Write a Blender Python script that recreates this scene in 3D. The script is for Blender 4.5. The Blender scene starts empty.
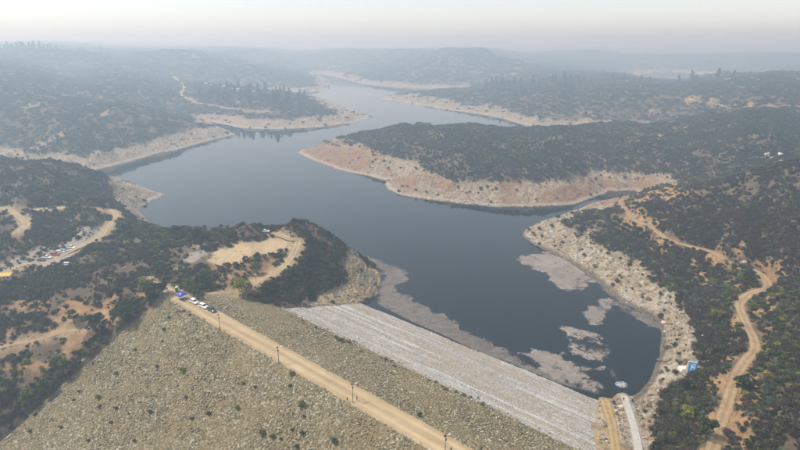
import bpy, bmesh, math, random
import numpy as np
from mathutils import Vector, Matrix
rng = np.random.default_rng(7)
random.seed(7)
sc = bpy.context.scene
col = sc.collection
# ------------------------------------------------------------------ camera, sky, sun, exposure
F = 533.0                      # focal length in pixels of an 800 px wide frame
CAM_H = 122.0                  # metres above the water
PITCH = math.atan((225 - 42) / F)
cam_d = bpy.data.cameras.new('camera'); cam = bpy.data.objects.new('camera', cam_d); col.objects.link(cam)
cam_d.sensor_width = 36; cam_d.lens = 36 * F / 800; cam_d.clip_start = 1; cam_d.clip_end = 30000
cam.location = (0, 0, CAM_H); cam.rotation_euler = (math.pi / 2 - PITCH, 0, 0)
sc.camera = cam
SUN_EL, SUN_AZ = math.radians(58), math.radians(-85)     # azimuth from +Y towards +X
w = bpy.data.worlds.new('World'); sc.world = w; w.use_nodes = True
nt = w.node_tree; nt.nodes.clear()
sky = nt.nodes.new('ShaderNodeTexSky'); sky.sky_type = 'NISHITA'; sky.sun_disc = False
sky.sun_elevation = SUN_EL; sky.sun_rotation = SUN_AZ
sky.air_density = 1.0; sky.dust_density = 0.9; sky.ozone_density = 1.0; sky.altitude = 100
hs = nt.nodes.new('ShaderNodeHueSaturation'); hs.inputs['Saturation'].default_value = 0.50
bg = nt.nodes.new('ShaderNodeBackground'); bg.inputs['Strength'].default_value = 0.122
wo = nt.nodes.new('ShaderNodeOutputWorld')
nt.links.new(sky.outputs[0], hs.inputs['Color']); nt.links.new(hs.outputs[0], bg.inputs[0]); nt.links.new(bg.outputs[0], wo.inputs[0])
sd_ = bpy.data.lights.new('sun', 'SUN'); sun = bpy.data.objects.new('sun', sd_); col.objects.link(sun)
sd_.energy = 2.9; sd_.angle = math.radians(10); sd_.color = (1.0, 0.95, 0.87)
sv = Vector((math.sin(SUN_AZ) * math.cos(SUN_EL), math.cos(SUN_AZ) * math.cos(SUN_EL), math.sin(SUN_EL)))
sun.rotation_euler = sv.to_track_quat('Z', 'Y').to_euler(); sun.location = (0, 0, 400)
sc.view_settings.view_transform = 'Standard'; sc.view_settings.look = 'None'
sc.view_settings.exposure = 0.62; sc.view_settings.gamma = 1.0; sc.view_settings.use_curve_mapping = False
sc.cycles.volume_bounces = 6; sc.cycles.max_bounces = 12; sc.cycles.diffuse_bounces = 3
sc.cycles.use_denoising = True
HAZE_DENSITY = 0.00080

# ------------------------------------------------------------------ helpers: numbers
cP, sP = math.cos(PITCH), math.sin(PITCH)
def ray(u, v):
    a, b = (u - 400) / F, (225 - v) / F
    return np.array([a, cP + b * sP, -sP + b * cP])
def un(u, v, z=0.0):                       # ground point seen in that direction at height z
    d = ray(u, v); t = (CAM_H - z) / -d[2]
    return d[0] * t, d[1] * t
def project(x, y, z):
    dx, dy, dz = x, y, z - CAM_H
    dep = dy * cP - dz * sP
    up = dy * sP + dz * cP
    dep = np.maximum(dep, 1e-3)
    return 400 + F * dx / dep, 225 - F * up / dep, dep
def hsh(ix, iy, s):
    h = (ix * 374761393 + iy * 668265263 + s * 1442695041) & 0xFFFFFFFF
    h = ((h ^ (h >> 13)) * 1274126177) & 0xFFFFFFFF
    return ((h ^ (h >> 16)) & 0xFFFFFF) / float(0xFFFFFF)
def vn(x, y, s=0):
    x = np.asarray(x, float); y = np.asarray(y, float)
    ix = np.floor(x).astype(np.int64); iy = np.floor(y).astype(np.int64)
    fx, fy = x - ix, y - iy
    fx = fx * fx * fx * (fx * (fx * 6 - 15) + 10); fy = fy * fy * fy * (fy * (fy * 6 - 15) + 10)
    a, b, c, d = hsh(ix, iy, s), hsh(ix + 1, iy, s), hsh(ix, iy + 1, s), hsh(ix + 1, iy + 1, s)
    return (a + (b - a) * fx) * (1 - fy) + (c + (d - c) * fx) * fy
def fbm(x, y, o=4, s=0):                   # about -1 .. 1
    t = 0; a = 1.0; n = 0
    for k in range(o):
        t = t + a * (vn(x * 2 ** k + 17.3 * k, y * 2 ** k - 9.1 * k, s + k) * 2 - 1); n += a; a *= 0.5
    return t / n * 1.4
def sstep(a, b, x):
    t = np.clip((x - a) / (b - a), 0, 1); return t * t * (3 - 2 * t)
def smin(a, b, k):
    h = np.clip(0.5 + 0.5 * (b - a) / k, 0, 1); return b + (a - b) * h - k * h * (1 - h)
def poly_dist(px, py, poly, vals=None, closed=True):
    """distance to the outline, inside flag, value interpolated along the nearest edge"""
    P = np.asarray(poly, float); n = len(P)
    best = np.full(px.shape, 1e18); val = np.zeros(px.shape); ins = np.zeros(px.shape, bool)
    for i in range(n if closed else n - 1):
        ax, ay = P[i]; bx, by = P[(i + 1) % n]
        ex, ey = bx - ax, by - ay; L = ex * ex + ey * ey + 1e-12
        t = np.clip(((px - ax) * ex + (py - ay) * ey) / L, 0, 1)
        d = (px - ax - t * ex) ** 2 + (py - ay - t * ey) ** 2
        m = d < best; best = np.where(m, d, best)
        if vals is not None: val = np.where(m, vals[i] + (vals[(i + 1) % n] - vals[i]) * t, val)
        if closed and ay != by:
            c = (ay > py) != (by > py)
            ins ^= c & (px < ex * (py - ay) / ey + ax)
    return np.sqrt(best), ins, val
def smooth_line(pts, step=2.0, z=False):
    p = np.asarray(pts, float); out = []
    q = np.vstack([2 * p[0] - p[1], p, 2 * p[-1] - p[-2]])
    for i in range(1, len(q) - 2):
        n = max(2, int(np.linalg.norm(q[i + 1][:2] - q[i][:2]) / step))
        for k in range(n):
            t = k / n
            out.append(0.5 * (2 * q[i] + (q[i + 1] - q[i - 1]) * t + (2 * q[i - 1] - 5 * q[i] + 4 * q[i + 1] - q[i + 2]) * t * t + (3 * q[i] - q[i - 1] - 3 * q[i + 1] + q[i + 2]) * t ** 3))
    out.append(p[-1]); return np.array(out)

# ------------------------------------------------------------------ helpers: objects
def tag(o, label=None, cat=None, group=None, kind=None):
    if label: o['label'] = label
    if cat: o['category'] = cat
    if group: o['group'] = group
    if kind: o['kind'] = kind
    return o
def new_obj(name, me, mat=None, parent=None):
    o = bpy.data.objects.new(name, me); col.objects.link(o)
    if mat is not None and me is not None and not me.materials: me.materials.append(mat)
    if parent is not None: o.parent = parent
    return o
def empty(name, loc=(0, 0, 0), rz=0):
    o = bpy.data.objects.new(name, None); col.objects.link(o); o.location = loc; o.rotation_euler = (0, 0, rz)
    o.empty_display_size = 0.3
    return o
def np_mesh(name, V, Fc, mat=None, smooth=True):
    """V (n,3), Fc (m,k) with one k"""
    V = np.asarray(V, np.float32); Fc = np.asarray(Fc, np.int32); k = Fc.shape[1]
    me = bpy.data.meshes.new(name)
    me.vertices.add(len(V)); me.vertices.foreach_set('co', V.ravel())
    me.loops.add(Fc.size); me.loops.foreach_set('vertex_index', Fc.ravel())
    me.polygons.add(len(Fc)); me.polygons.foreach_set('loop_start', np.arange(0, Fc.size, k, dtype=np.int32))
    me.polygons.foreach_set('loop_total', np.full(len(Fc), k, np.int32))
    me.polygons.foreach_set('use_smooth', np.full(len(Fc), smooth, bool))
    me.update(calc_edges=True); me.validate()
    if mat: me.materials.append(mat)
    return me
def grid_faces(nu, nv, wrap=False):
    i = np.arange(nu if wrap else nu - 1); j = np.arange(nv - 1)
    I, J = np.meshgrid(i, j, indexing='ij'); I2 = (I + 1) % nu
    return np.stack([I * nv + J, I2 * nv + J, I2 * nv + J + 1, I * nv + J + 1], -1).reshape(-1, 4)
class MB:
    def __init__(s): s.v = []; s.f = []
    def add(s, V, Fc):
        n = len(s.v); s.v += [tuple(p) for p in V]; s.f += [tuple(i + n for i in f) for f in Fc]
    def box(s, c, d, rz=0, taper=1.0, rx=0.0):
        M = Matrix.Rotation(rz, 3, 'Z') @ Matrix.Rotation(rx, 3, 'X')
        V = []
        for z in (-1, 1):
            k = taper if z > 0 else 1
            for x, y in ((-1, -1), (1, -1), (1, 1), (-1, 1)):
                V.append(M @ Vector((x * d[0] / 2 * k, y * d[1] / 2 * k, z * d[2] / 2)) + Vector(c))
        s.add(V, [(3, 2, 1, 0), (4, 5, 6, 7), (0, 1, 5, 4), (1, 2, 6, 5), (2, 3, 7, 6), (3, 0, 4, 7)])
    def tube(s, a, b, r0, r1=None, n=8):
        r1 = r0 if r1 is None else r1; a = Vector(a); b = Vector(b); q = (b - a).to_track_quat('Z', 'Y')
        V = [];
        for p, r in ((a, r0), (b, r1)):
            for k in range(n): V.append(p + q @ Vector((r * math.cos(2 * math.pi * k / n), r * math.sin(2 * math.pi * k / n), 0)))
        s.add(V, [(k, (k + 1) % n, n + (k + 1) % n, n + k) for k in range(n)] + [tuple(range(n - 1, -1, -1)), tuple(range(n, 2 * n))])
    def loft(s, rings, cap=True):
        n = len(rings[0]); V = [p for r in rings for p in r]; Fc = []
        for i in range(len(rings) - 1):
            for k in range(n): Fc.append((i * n + k, i * n + (k + 1) % n, (i + 1) * n + (k + 1) % n, (i + 1) * n + k))
        if cap: Fc += [tuple(range(n - 1, -1, -1)), tuple(range(len(V) - n, len(V)))]
        s.add(V, Fc)
    def mesh(s, name, mat=None, smooth=False, bevel=0):
        me = bpy.data.meshes.new(name); me.from_pydata(s.v, [], s.f)
        if bevel:
            bm = bmesh.new(); bm.from_mesh(me)
            bmesh.ops.bevel(bm, geom=bm.edges[:], offset=bevel, segments=2, affect='EDGES', profile=0.6); bm.to_mesh(me); bm.free()
        me.update()
        if smooth: me.polygons.foreach_set('use_smooth', [True] * len(me.polygons))
        if mat: me.materials.append(mat)
        return me
    def build(s, name, mat, parent=None, **k): return new_obj(name, s.mesh(name, mat, **k), None, parent)
def copy_tree(o, parent=None):
    c = o.copy(); col.objects.link(c)
    if parent is not None: c.parent = parent
    for ch in list(o.children): copy_tree(ch, c)
    return c

# ------------------------------------------------------------------ materials
class NT:
    def __init__(s, name):
        s.m = bpy.data.materials.new(name); s.m.use_nodes = True; s.t = s.m.node_tree; s.t.nodes.clear()
        s.out = s.n('ShaderNodeOutputMaterial'); s.b = s.n('ShaderNodeBsdfPrincipled'); s.l(s.b.outputs[0], s.out.inputs[0])
    def n(s, ty, **k):
        o = s.t.nodes.new(ty)
        for a, v in k.items(): setattr(o, a, v)
        return o
    def l(s, a, b): s.t.links.new(a, b)
    def val(s, sock, v):
        if hasattr(v, 'is_output'): s.l(v, sock)
        else:
            if isinstance(v, tuple) and len(v) == 3 and sock.type == 'RGBA': v = (*v, 1)
            sock.default_value = v
    def coord(s, scale=1.0, kind='Object'):
        if kind == 'World': o = s.n('ShaderNodeNewGeometry').outputs['Position']
        else: o = s.n('ShaderNodeTexCoord').outputs[kind]
        m = s.n('ShaderNodeMapping'); s.l(o, m.inputs[0]); m.inputs['Scale'].default_value = scale if isinstance(scale, tuple) else (scale,) * 3
        return m.outputs[0]
    def noise(s, scale, detail=3, rough=0.55, co=None, kind='World'):
        t = s.n('ShaderNodeTexNoise'); s.l(co or s.coord(1, kind), t.inputs['Vector'])
        t.inputs['Scale'].default_value = scale; t.inputs['Detail'].default_value = detail; t.inputs['Roughness'].default_value = rough
        return t.outputs['Fac']
    def vor(s, scale, out='Color', co=None, kind='World', feature='F1'):
        t = s.n('ShaderNodeTexVoronoi', feature=feature); s.l(co or s.coord(1, kind), t.inputs['Vector']); t.inputs['Scale'].default_value = scale
        return t.outputs[out]
    def ramp(s, fac, stops, interp='LINEAR'):
        r = s.n('ShaderNodeValToRGB'); s.val(r.inputs[0], fac); e = r.color_ramp; e.interpolation = interp
        while len(e.elements) < len(stops): e.elements.new(0.5)
        for q, (p, c) in zip(e.elements, stops):
            q.position = p; q.color = (*c, 1) if isinstance(c, tuple) else (c, c, c, 1)
        return r.outputs[0]
    def mix(s, fac, a, b, mode='MIX'):
        m = s.n('ShaderNodeMix', data_type='RGBA', blend_type=mode)
        s.val(m.inputs[0], fac); s.val(m.inputs[6], a); s.val(m.inputs[7], b); return m.outputs[2]
    def math(s, op, a, b=0.0, clamp=False):
        m = s.n('ShaderNodeMath', operation=op, use_clamp=clamp); s.val(m.inputs[0], a); s.val(m.inputs[1], b); return m.outputs[0]
    def attr(s, name): 
        a = s.n('ShaderNodeAttribute', attribute_name=name); sp = s.n('ShaderNodeSeparateColor'); s.l(a.outputs['Color'], sp.inputs[0]); return sp.outputs
    def bump(s, h, strength=0.5, dist=0.2):
        b = s.n('ShaderNodeBump'); b.inputs['Strength'].default_value = strength; b.inputs['Distance'].default_value = dist
        s.l(h, b.inputs['Height']); s.l(b.outputs[0], s.b.inputs['Normal'])
    def fin(s, color, rough=0.9, **k):
        s.val(s.b.inputs['Base Color'], color); s.val(s.b.inputs['Roughness'], rough)
        s.b.inputs['Specular IOR Level'].default_value = k.pop('spec', 0.2)
        for a, v in k.items(): s.val(s.b.inputs[a], v)
        return s.m
def paint(name, c, rough=0.4, metal=0.0, spec=0.5, coat=0.0, var=0.12):
    n = NT(name); t = n.noise(1.7, 4, kind='Object')
    cc = n.mix(n.ramp(t, [(0.3, 0.0), (0.75, 1.0)]), c, tuple(x * (1 - var) + 0.02 * var for x in c))
    return n.fin(cc, n.math('MULTIPLY_ADD', t, 0.2), spec=spec, Metallic=metal) if False else n.fin(cc, rough, spec=spec, Metallic=metal, **({'Coat Weight': coat} if coat else {}))

def mat_ground():
    n = NT('ground_soil')
    A = n.attr('mask_a'); B = n.attr('mask_b')
    big = n.noise(0.03, 5); mid = n.noise(0.25, 5, 0.65); fine = n.noise(1.6, 5, 0.7)
    soil = n.mix(n.ramp(mid, [(0.35, 0.0), (0.65, 1.0)]), (0.075, 0.054, 0.038), (0.135, 0.10, 0.068))
    soil = n.mix(n.ramp(big, [(0.42, 0.0), (0.62, 0.8)]), soil, (0.12, 0.095, 0.062))
    # drawdown rock
    vc = n.vor(0.55); vs = n.n('ShaderNodeSeparateColor'); n.l(vc, vs.inputs[0])
    rock = n.ramp(vs.outputs[0], [(0.0, (0.115, 0.085, 0.056)), (0.45, (0.185, 0.145, 0.10)), (0.75, (0.255, 0.212, 0.155)), (1.0, (0.39, 0.35, 0.29))])
    rock = n.mix(n.ramp(mid, [(0.45, 0.0), (0.7, 0.75)]), rock, (0.30, 0.225, 0.14))
    strat = n.n('ShaderNodeTexWave', wave_type='BANDS', bands_direction='Z'); n.l(n.coord((0.05, 0.05, 1.0), 'World'), strat.inputs['Vector'])
    strat.inputs['Scale'].default_value = 0.42; strat.inputs['Distortion'].default_value = 5; strat.inputs['Detail'].default_value = 3; strat.inputs['Detail Scale'].default_value = 1.5
    rock = n.mix(n.math('MULTIPLY', strat.outputs['Fac'], 0.5), rock, (0.36, 0.29, 0.20))
    redrock = n.mix(n.ramp(mid, [(0.35, 0.0), (0.65, 1.0)]), (0.165, 0.082, 0.042), (0.275, 0.16, 0.088))
    orange = n.mix(n.ramp(fine, [(0.3, 0.0), (0.7, 1.0)]), (0.30, 0.165, 0.072), (0.43, 0.27, 0.135))
    tan = n.mix(n.ramp(mid, [(0.3, 0.0), (0.7, 1.0)]), (0.36, 0.265, 0.15), (0.47, 0.365, 0.215))
    grey = n.mix(n.ramp(fine, [(0.3, 0.0), (0.7, 1.0)]), (0.25, 0.22, 0.18), (0.36, 0.33, 0.28))
    c = n.mix(A[0], soil, rock)
    c = n.mix(n.math('MULTIPLY', n.math('MULTIPLY', A[0], A[1]), 0.8), c, redrock)
    c = n.mix(n.math('MULTIPLY', n.math('SUBTRACT', 1.0, A[0]), n.math('MULTIPLY', A[1], n.ramp(mid, [(0.3, 0.3), (0.6, 1.0)]))), c, orange)
    c = n.mix(A[2], c, tan); c = n.mix(B[0], c, grey)
    c = n.mix(n.math('MULTIPLY', B[1], 0.6), c, (0.40, 0.365, 0.31))
    c = n.mix(n.math('MULTIPLY', B[2], 0.75), c, (0.06, 0.052, 0.042))
    sp = n.ramp(n.vor(1.3, 'Distance'), [(0.0, 0.72), (0.5, 1.08)])
    c = n.mix(0.8, c, sp, 'MULTIPLY')
    hgt = n.math('ADD', n.math('MULTIPLY', mid, 1.5), n.math('ADD', n.math('MULTIPLY', fine, 0.5), n.math('MULTIPLY', n.vor(0.55, 'Distance'), n.math('MULTIPLY', A[0], -0.9))))
    n.bump(hgt, 0.9, 0.6)
    return n.fin(c, 0.95)
def mat_stone(name, stops, scale=2.5):
    n = NT(name); oi = n.n('ShaderNodeObjectInfo'); f = n.noise(scale, 4, 0.65, kind='Object')
    c = n.ramp(oi.outputs['Random'], stops)
    c = n.mix(0.55, c, n.ramp(f, [(0.3, 0.55), (0.7, 1.25)]), 'MULTIPLY')
    n.bump(f, 0.6, 0.1)
    return n.fin(c, 0.92)
def mat_riprap(name, stops, s1=1.1, dirt=(0.17, 0.145, 0.085), dirtamt=0.6):
    n = NT(name); v = n.vor(s1); sp = n.n('ShaderNodeSeparateColor'); n.l(v, sp.inputs[0])
    c = n.ramp(sp.outputs[0], stops)
    d = n.vor(s1, 'Distance'); edge = n.ramp(d, [(0.30, 1.0), (0.66, 0.55)])
    c = n.mix(0.9, c, edge, 'MULTIPLY')
    big = n.noise(0.09, 5, 0.6)
    c = n.mix(n.math('MULTIPLY', n.ramp(big, [(0.42, 0.0), (0.62, 1.0)]), dirtamt), c, dirt)
    fine = n.noise(3.0, 4, 0.7)
    c = n.mix(0.5, c, n.ramp(fine, [(0.3, 0.7), (0.7, 1.2)]), 'MULTIPLY')
    n.bump(n.math('SUBTRACT', n.math('MULTIPLY', fine, 0.3), d), 1.0, 0.45)
    return n.fin(c, 0.95)
def mat_paving():
    n = NT('washed_stone_facing'); v = n.vor(1.9); sp = n.n('ShaderNodeSeparateColor'); n.l(v, sp.inputs[0])
    c = n.ramp(sp.outputs[0], [(0.0, (0.28, 0.265, 0.24)), (0.5, (0.42, 0.405, 0.375)), (1.0, (0.56, 0.545, 0.51))])
    # long stains run along the old water lines
    st = n.n('ShaderNodeTexNoise'); m = n.n('ShaderNodeMapping'); tc = n.n('ShaderNodeTexCoord')
    n.l(tc.outputs['Object'], m.inputs[0]); m.inputs['Scale'].default_value = (0.012, 0.32, 0.0)
    n.l(m.outputs[0], st.inputs['Vector']); st.inputs['Scale'].default_value = 1.0; st.inputs['Detail'].default_value = 6; st.inputs['Roughness'].default_value = 0.7
    c = n.mix(n.ramp(st.outputs['Fac'], [(0.46, 0.0), (0.58, 0.8)]), c, (0.38, 0.305, 0.215))
    c = n.mix(n.ramp(st.outputs['Fac'], [(0.36, 0.9), (0.46, 0.0)]), c, (0.66, 0.65, 0.62))
    big = n.noise(0.15, 5, 0.65); c = n.mix(0.6, c, n.ramp(big, [(0.3, 0.8), (0.7, 1.15)]), 'MULTIPLY')
    d = n.vor(1.9, 'Distance'); c = n.mix(0.6, c, n.ramp(d, [(0.3, 1.0), (0.62, 0.5)]), 'MULTIPLY')
    n.bump(n.math('MULTIPLY', d, -1.0), 0.7, 0.2)
    return n.fin(c, 0.95)
def mat_road(name, a, b, axis=None):
    n = NT(name); f = n.noise(0.5, 5, 0.65, *((n.coord((0.06, 1.6, 1), 'Object'),) if axis else ())); g = n.noise(3.5, 4, 0.7)
    c = n.mix(n.ramp(f, [(0.3, 0.0), (0.7, 1.0)]), a, b)
    u = n.attr('across')                       # 0..1 across the track: wheel ruts and the worn strip between
    rut = n.ramp(u[0], [(0.0, 0.78), (0.16, 0.88), (0.27, 1.14), (0.38, 0.92), (0.5, 0.72), (0.62, 0.92), (0.73, 1.14), (0.84, 0.88), (1.0, 0.76)])
    c = n.mix(0.8, c, rut, 'MULTIPLY'); c = n.mix(0.5, c, n.ramp(g, [(0.3, 0.75), (0.7, 1.15)]), 'MULTIPLY')
    n.bump(n.math('ADD', f, n.math('MULTIPLY', g, 0.3)), 0.5, 0.15)
    big = n.noise(0.11, 4, 0.6); c = n.mix(0.7, c, n.ramp(big, [(0.3, 0.72), (0.7, 1.12)]), 'MULTIPLY')
    # the ragged verge: the worn surface breaks up into the ground at both edges
    ed = n.math('MULTIPLY', n.math('ABSOLUTE', n.math('SUBTRACT', u[0], 0.5)), 2.0)
    al = n.ramp(n.math('ADD', ed, n.math('MULTIPLY', n.math('SUBTRACT', n.noise(0.9, 4, 0.7), 0.5), 0.75)), [(0.80, 1.0), (0.98, 0.0)])
    return n.fin(c, 0.95, **({} if axis else {'Alpha': al}))
def mat_leaf(name, stops, rough=0.75):
    n = NT(name); oi = n.n('ShaderNodeObjectInfo'); geo = n.n('ShaderNodeNewGeometry')
    r = n.math('ADD', n.math('MULTIPLY', oi.outputs['Random'], 0.65), n.math('MULTIPLY', geo.outputs['Random Per Island'], 0.35))
    c = n.ramp(r, stops)
    c = n.mix(0.6, c, n.ramp(n.noise(0.02, 3), [(0.3, 0.75), (0.7, 1.2)]), 'MULTIPLY')
    m = n.fin(c, rough, spec=0.25)
    tr = n.n('ShaderNodeBsdfTranslucent'); n.l(c, tr.inputs[0]); ms = n.n('ShaderNodeMixShader'); ms.inputs[0].default_value = 0.22
    n.l(n.b.outputs[0], ms.inputs[1]); n.l(tr.outputs[0], ms.inputs[2]); n.l(ms.outputs[0], n.out.inputs[0])
    return m
def mat_bark(name, c):
    n = NT(name); f = n.noise(4, 4, 0.7, kind='Object'); return n.fin(n.mix(f, tuple(x * 0.55 for x in c), tuple(min(1, x * 1.4) for x in c)), 0.95)
def mat_water():
    n = NT('reservoir_water')
    a = n.noise(0.55, 3, 0.6); b = n.noise(0.06, 4, 0.6)
    n.bump(n.math('ADD', n.math('MULTIPLY', a, 0.35), b), 0.022, 0.25)
    rg = n.ramp(n.noise(0.012, 4, 0.6), [(0.35, 0.02), (0.7, 0.08)])
    return n.fin((0.006, 0.012, 0.016), rg, spec=0.5, IOR=1.333)
def mat_scum(name, lo, hi, op=1.0):
    n = NT(name)
    wv = n.n('ShaderNodeVectorMath', operation='ADD'); wn = n.n('ShaderNodeTexNoise'); n.l(n.coord(0.07, 'World'), wn.inputs['Vector']); wm = n.n('ShaderNodeVectorMath', operation='SCALE'); n.l(wn.outputs['Color'], wm.inputs[0]); wm.inputs['Scale'].default_value = 9.0
    n.l(n.coord((1, 1, 0), 'World'), wv.inputs[0]); n.l(wm.outputs[0], wv.inputs[1])
    f = n.noise(0.30, 6, 0.72, wv.outputs[0]); g = n.noise(0.12, 5, 0.65, wv.outputs[0])
    e = n.attr('inner')[0]                    # 0 at the ragged edge, 1 well inside the mat
    k = n.math('ADD', n.math('ADD', n.math('MULTIPLY', f, 0.9), n.math('MULTIPLY', g, 0.9)), e)
    al = n.math('MULTIPLY', n.ramp(k, [(lo, 0.0), (hi, 1.0)]), op)
    c = n.mix(n.ramp(n.math('ADD', n.math('MULTIPLY', f, 0.6), n.math('MULTIPLY', n.noise(0.05, 4, 0.6, wv.outputs[0]), 0.4)), [(0.35, 0.0), (0.65, 1.0)]), (0.125, 0.104, 0.09), (0.31, 0.27, 0.235))
    n.bump(f, 0.4, 0.1)
    return n.fin(c, 0.8, Alpha=al)

M = {}
M['ground'] = mat_ground()
M['riprap_dn'] = mat_riprap('weathered_riprap', [(0, (0.14, 0.118, 0.066)), (0.35, (0.215, 0.18, 0.105)), (0.7, (0.29, 0.245, 0.145)), (0.9, (0.38, 0.335, 0.225)), (1, (0.52, 0.485, 0.38))], 1.7, (0.23, 0.17, 0.085))
M['paving'] = mat_paving()
M['crest'] = mat_road('crest_road_dirt', (0.38, 0.275, 0.15), (0.49, 0.385, 0.24), True)
M['track_tan'] = mat_road('pale_dirt_track', (0.34, 0.245, 0.14), (0.46, 0.355, 0.22))
M['track_orange'] = mat_road('ochre_dirt_track', (0.31, 0.205, 0.11), (0.41, 0.30, 0.175))
M['track_ochre'] = mat_road('yellow_ochre_track', (0.34, 0.235, 0.11), (0.45, 0.33, 0.17))
M['stone_olive'] = mat_stone('riprap_stone', [(0, (0.12, 0.10, 0.058)), (0.3, (0.21, 0.178, 0.105)), (0.65, (0.30, 0.255, 0.155)), (0.9, (0.42, 0.37, 0.255)), (1, (0.60, 0.56, 0.45))])
M['stone_pale'] = mat_stone('washed_stone', [(0, (0.26, 0.245, 0.215)), (0.4, (0.40, 0.375, 0.33)), (0.8, (0.52, 0.50, 0.46)), (1, (0.64, 0.62, 0.59))])
M['stone_bank'] = mat_stone('bank_rock', [(0, (0.13, 0.095, 0.06)), (0.3, (0.21, 0.16, 0.105)), (0.65, (0.29, 0.235, 0.165)), (0.9, (0.39, 0.335, 0.26)), (1, (0.55, 0.51, 0.44))])
M['white_rock'] = mat_stone('white_boulder', [(0, (0.62, 0.58, 0.50)), (1, (0.74, 0.71, 0.64))])
M['water'] = mat_water()
M['scum'] = mat_scum('scum_mat', 0.80, 1.02)
M['veil'] = mat_scum('scum_veil', 0.82, 1.55, 0.62)
LEAF = {
 'grey': mat_leaf('dry_grey_foliage', [(0, (0.048, 0.036, 0.030)), (0.5, (0.080, 0.061, 0.051)), (1, (0.122, 0.097, 0.078))]),
 'dark': mat_leaf('dark_green_foliage', [(0, (0.025, 0.040, 0.016)), (0.5, (0.043, 0.065, 0.024)), (1, (0.073, 0.100, 0.037))]),
 'olive': mat_leaf('olive_foliage', [(0, (0.062, 0.077, 0.022)), (0.5, (0.098, 0.115, 0.033)), (1, (0.144, 0.150, 0.050))]),
 'blue': mat_leaf('pale_blue_green_foliage', [(0, (0.083, 0.110, 0.075)), (0.5, (0.121, 0.154, 0.108)), (1, (0.176, 0.209, 0.149))]),
 'yellow': mat_leaf('yellow_green_foliage', [(0, (0.124, 0.150, 0.019)), (0.5, (0.189, 0.208, 0.029)), (1, (0.260, 0.260, 0.046))]),
 'straw': mat_leaf('dry_weed_foliage', [(0, (0.11, 0.085, 0.04)), (0.5, (0.16, 0.125, 0.06)), (1, (0.20, 0.16, 0.085))]),
}
M['bark'] = mat_bark('bark', (0.11, 0.085, 0.065))
M['bark_grey'] = mat_bark('grey_bark', (0.17, 0.145, 0.125))

# ------------------------------------------------------------------ dam geometry (crest axis measured on site)
E1 = np.array([0.769, -0.640]); E1 = E1 / np.linalg.norm(E1); E2 = np.array([-E1[1], E1[0]])
S_DN, S_UP, CREST, SL_DN, SL_UP = 92.5, 100.3, 20.0, 2.0, 3.45
def dam_z(s):
    return np.where(s < S_DN, CREST - (S_DN - s) / SL_DN, np.where(s > S_UP, CREST - (s - S_UP) / SL_UP, CREST))
DAM_FOOT = [(-208, -20), (-208, 92), (-200, 101), (-195, 109), (-191, 116), (-182, 122), (-173, 128), (-169, 140), (-168, 151), (-166, 172), (-164, 190),
            (-47, 190), (-48, 170), (-43, 147), (-36, 132), (-28, 112), (-15, 100), (0, 92), (5, -20)]
# ------------------------------------------------------------------ shoreline: (direction u, v at water level, bank slope)
LAKE = [(376,303,.7),(405,318,.3),(442,334,.3),(476,350,.3),(510,362,.3),(560,383,.3),(592,392,.3),(624,399,.35),(638,394,.5),(650,382,.6),(654,370,.6),(660,354,.6),
 (662,335,.6),(658,322,.6),(648,315,.6),(620,302,.55),(596,282,.5),(572,264,.5),(552,253,.5),(536,245,.45),(522,236,.4),(524,229,.4),(540,222,.4),(558,217,.4),
 (575,210,.4),(600,201,.4),(632,195,.4),(640,192.5,.4),(634,190.5,.45),(618,191,.5),(606,190,.5),(603,194,.5),(588,200,.45),(575,204,.42),(545,206,.42),(500,207.5,.38),
 (470,205,.36),(430,200,.36),(400,195,.36),(388,189,.36),(385,184,.36),(388,181,.36),(372,177,.36),(345,172,.33),(325,165,.33),(308,158,.33),(298,153,.33),(302,150,.3),
 (318,146,.3),(345,140,.5),(400,138,.5),(480,138,.4),(560,139,.4),(620,137,.4),(650,134,.4),(640,129,.4),(600,128.5,.4),(560,127.5,.4),(530,126,.4),(510,121,.3),(490,115.5,.25),
 (450,110,.2),(410,104,.15),(385,99.5,.12),(379,98,.1),(383,96.7,.12),(395,95,.15),(436,91.8,.2),(474,90.6,.2),(480,89.3,.2),(463,89,.2),(429,88.2,.2),(395,86.8,.2),
 (361,83.5,.2),(345,79.5,.2),(333,76,.2),(320,73.5,.2),(316,74.3,.2),(325,79,.2),(331,84,.2),(326,90,.2),(310,91.5,.2),(290,92.5,.2),(250,92.5,.2),(250,95,.2),(290,96.5,.2),
 (316,97,.2),(328,100,.2),(340,105,.2),(352,110,.18),(373,117,.15),(350,123,.2),(320,127,.25),(280,129,.25),(250,128.5,.25),(236,127,.25),(216,122.5,.25),(208,121.5,.25),
 (212,124,.3),(230,131,.3),(236,134.5,.3),(216,139,.35),(176,150,.35),(159,152.5,.4),(128,162,.4),(88,171,.4),(51,171,.4),(20,168,.4),(-30,164,.4),(-60,166,.4),(-30,172,.5),
 (30,177,.5),(80,178,.5),(111,176,.5),(120,179,.5),(128,182.5,.45),(145,188,.4),(165,194.5,.3),(152,201,.5),(140,207,.7),(139,212,.7),(150,222,.7),(165,232,.7),(200,245,.7),
 (240,250,.7),(280,248,.7),(320,248,.7),(350,253,.8),(366,260,.8),(377,268,.8),(382,278,.8),(380,290,.8)]
LAKE2 = [(640,74,.1),(665,71.5,.1),(690,73,.1),(720,77,.1),(745,80.3,.1),(710,81.5,.1),(670,82,.1),(648,80,.1)]
lake_xy = [un(u, v) for u, v, s in LAKE]; lake_sl = [s for *_, s in LAKE]
lake2_xy = [un(u, v) for u, v, s in LAKE2]
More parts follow.
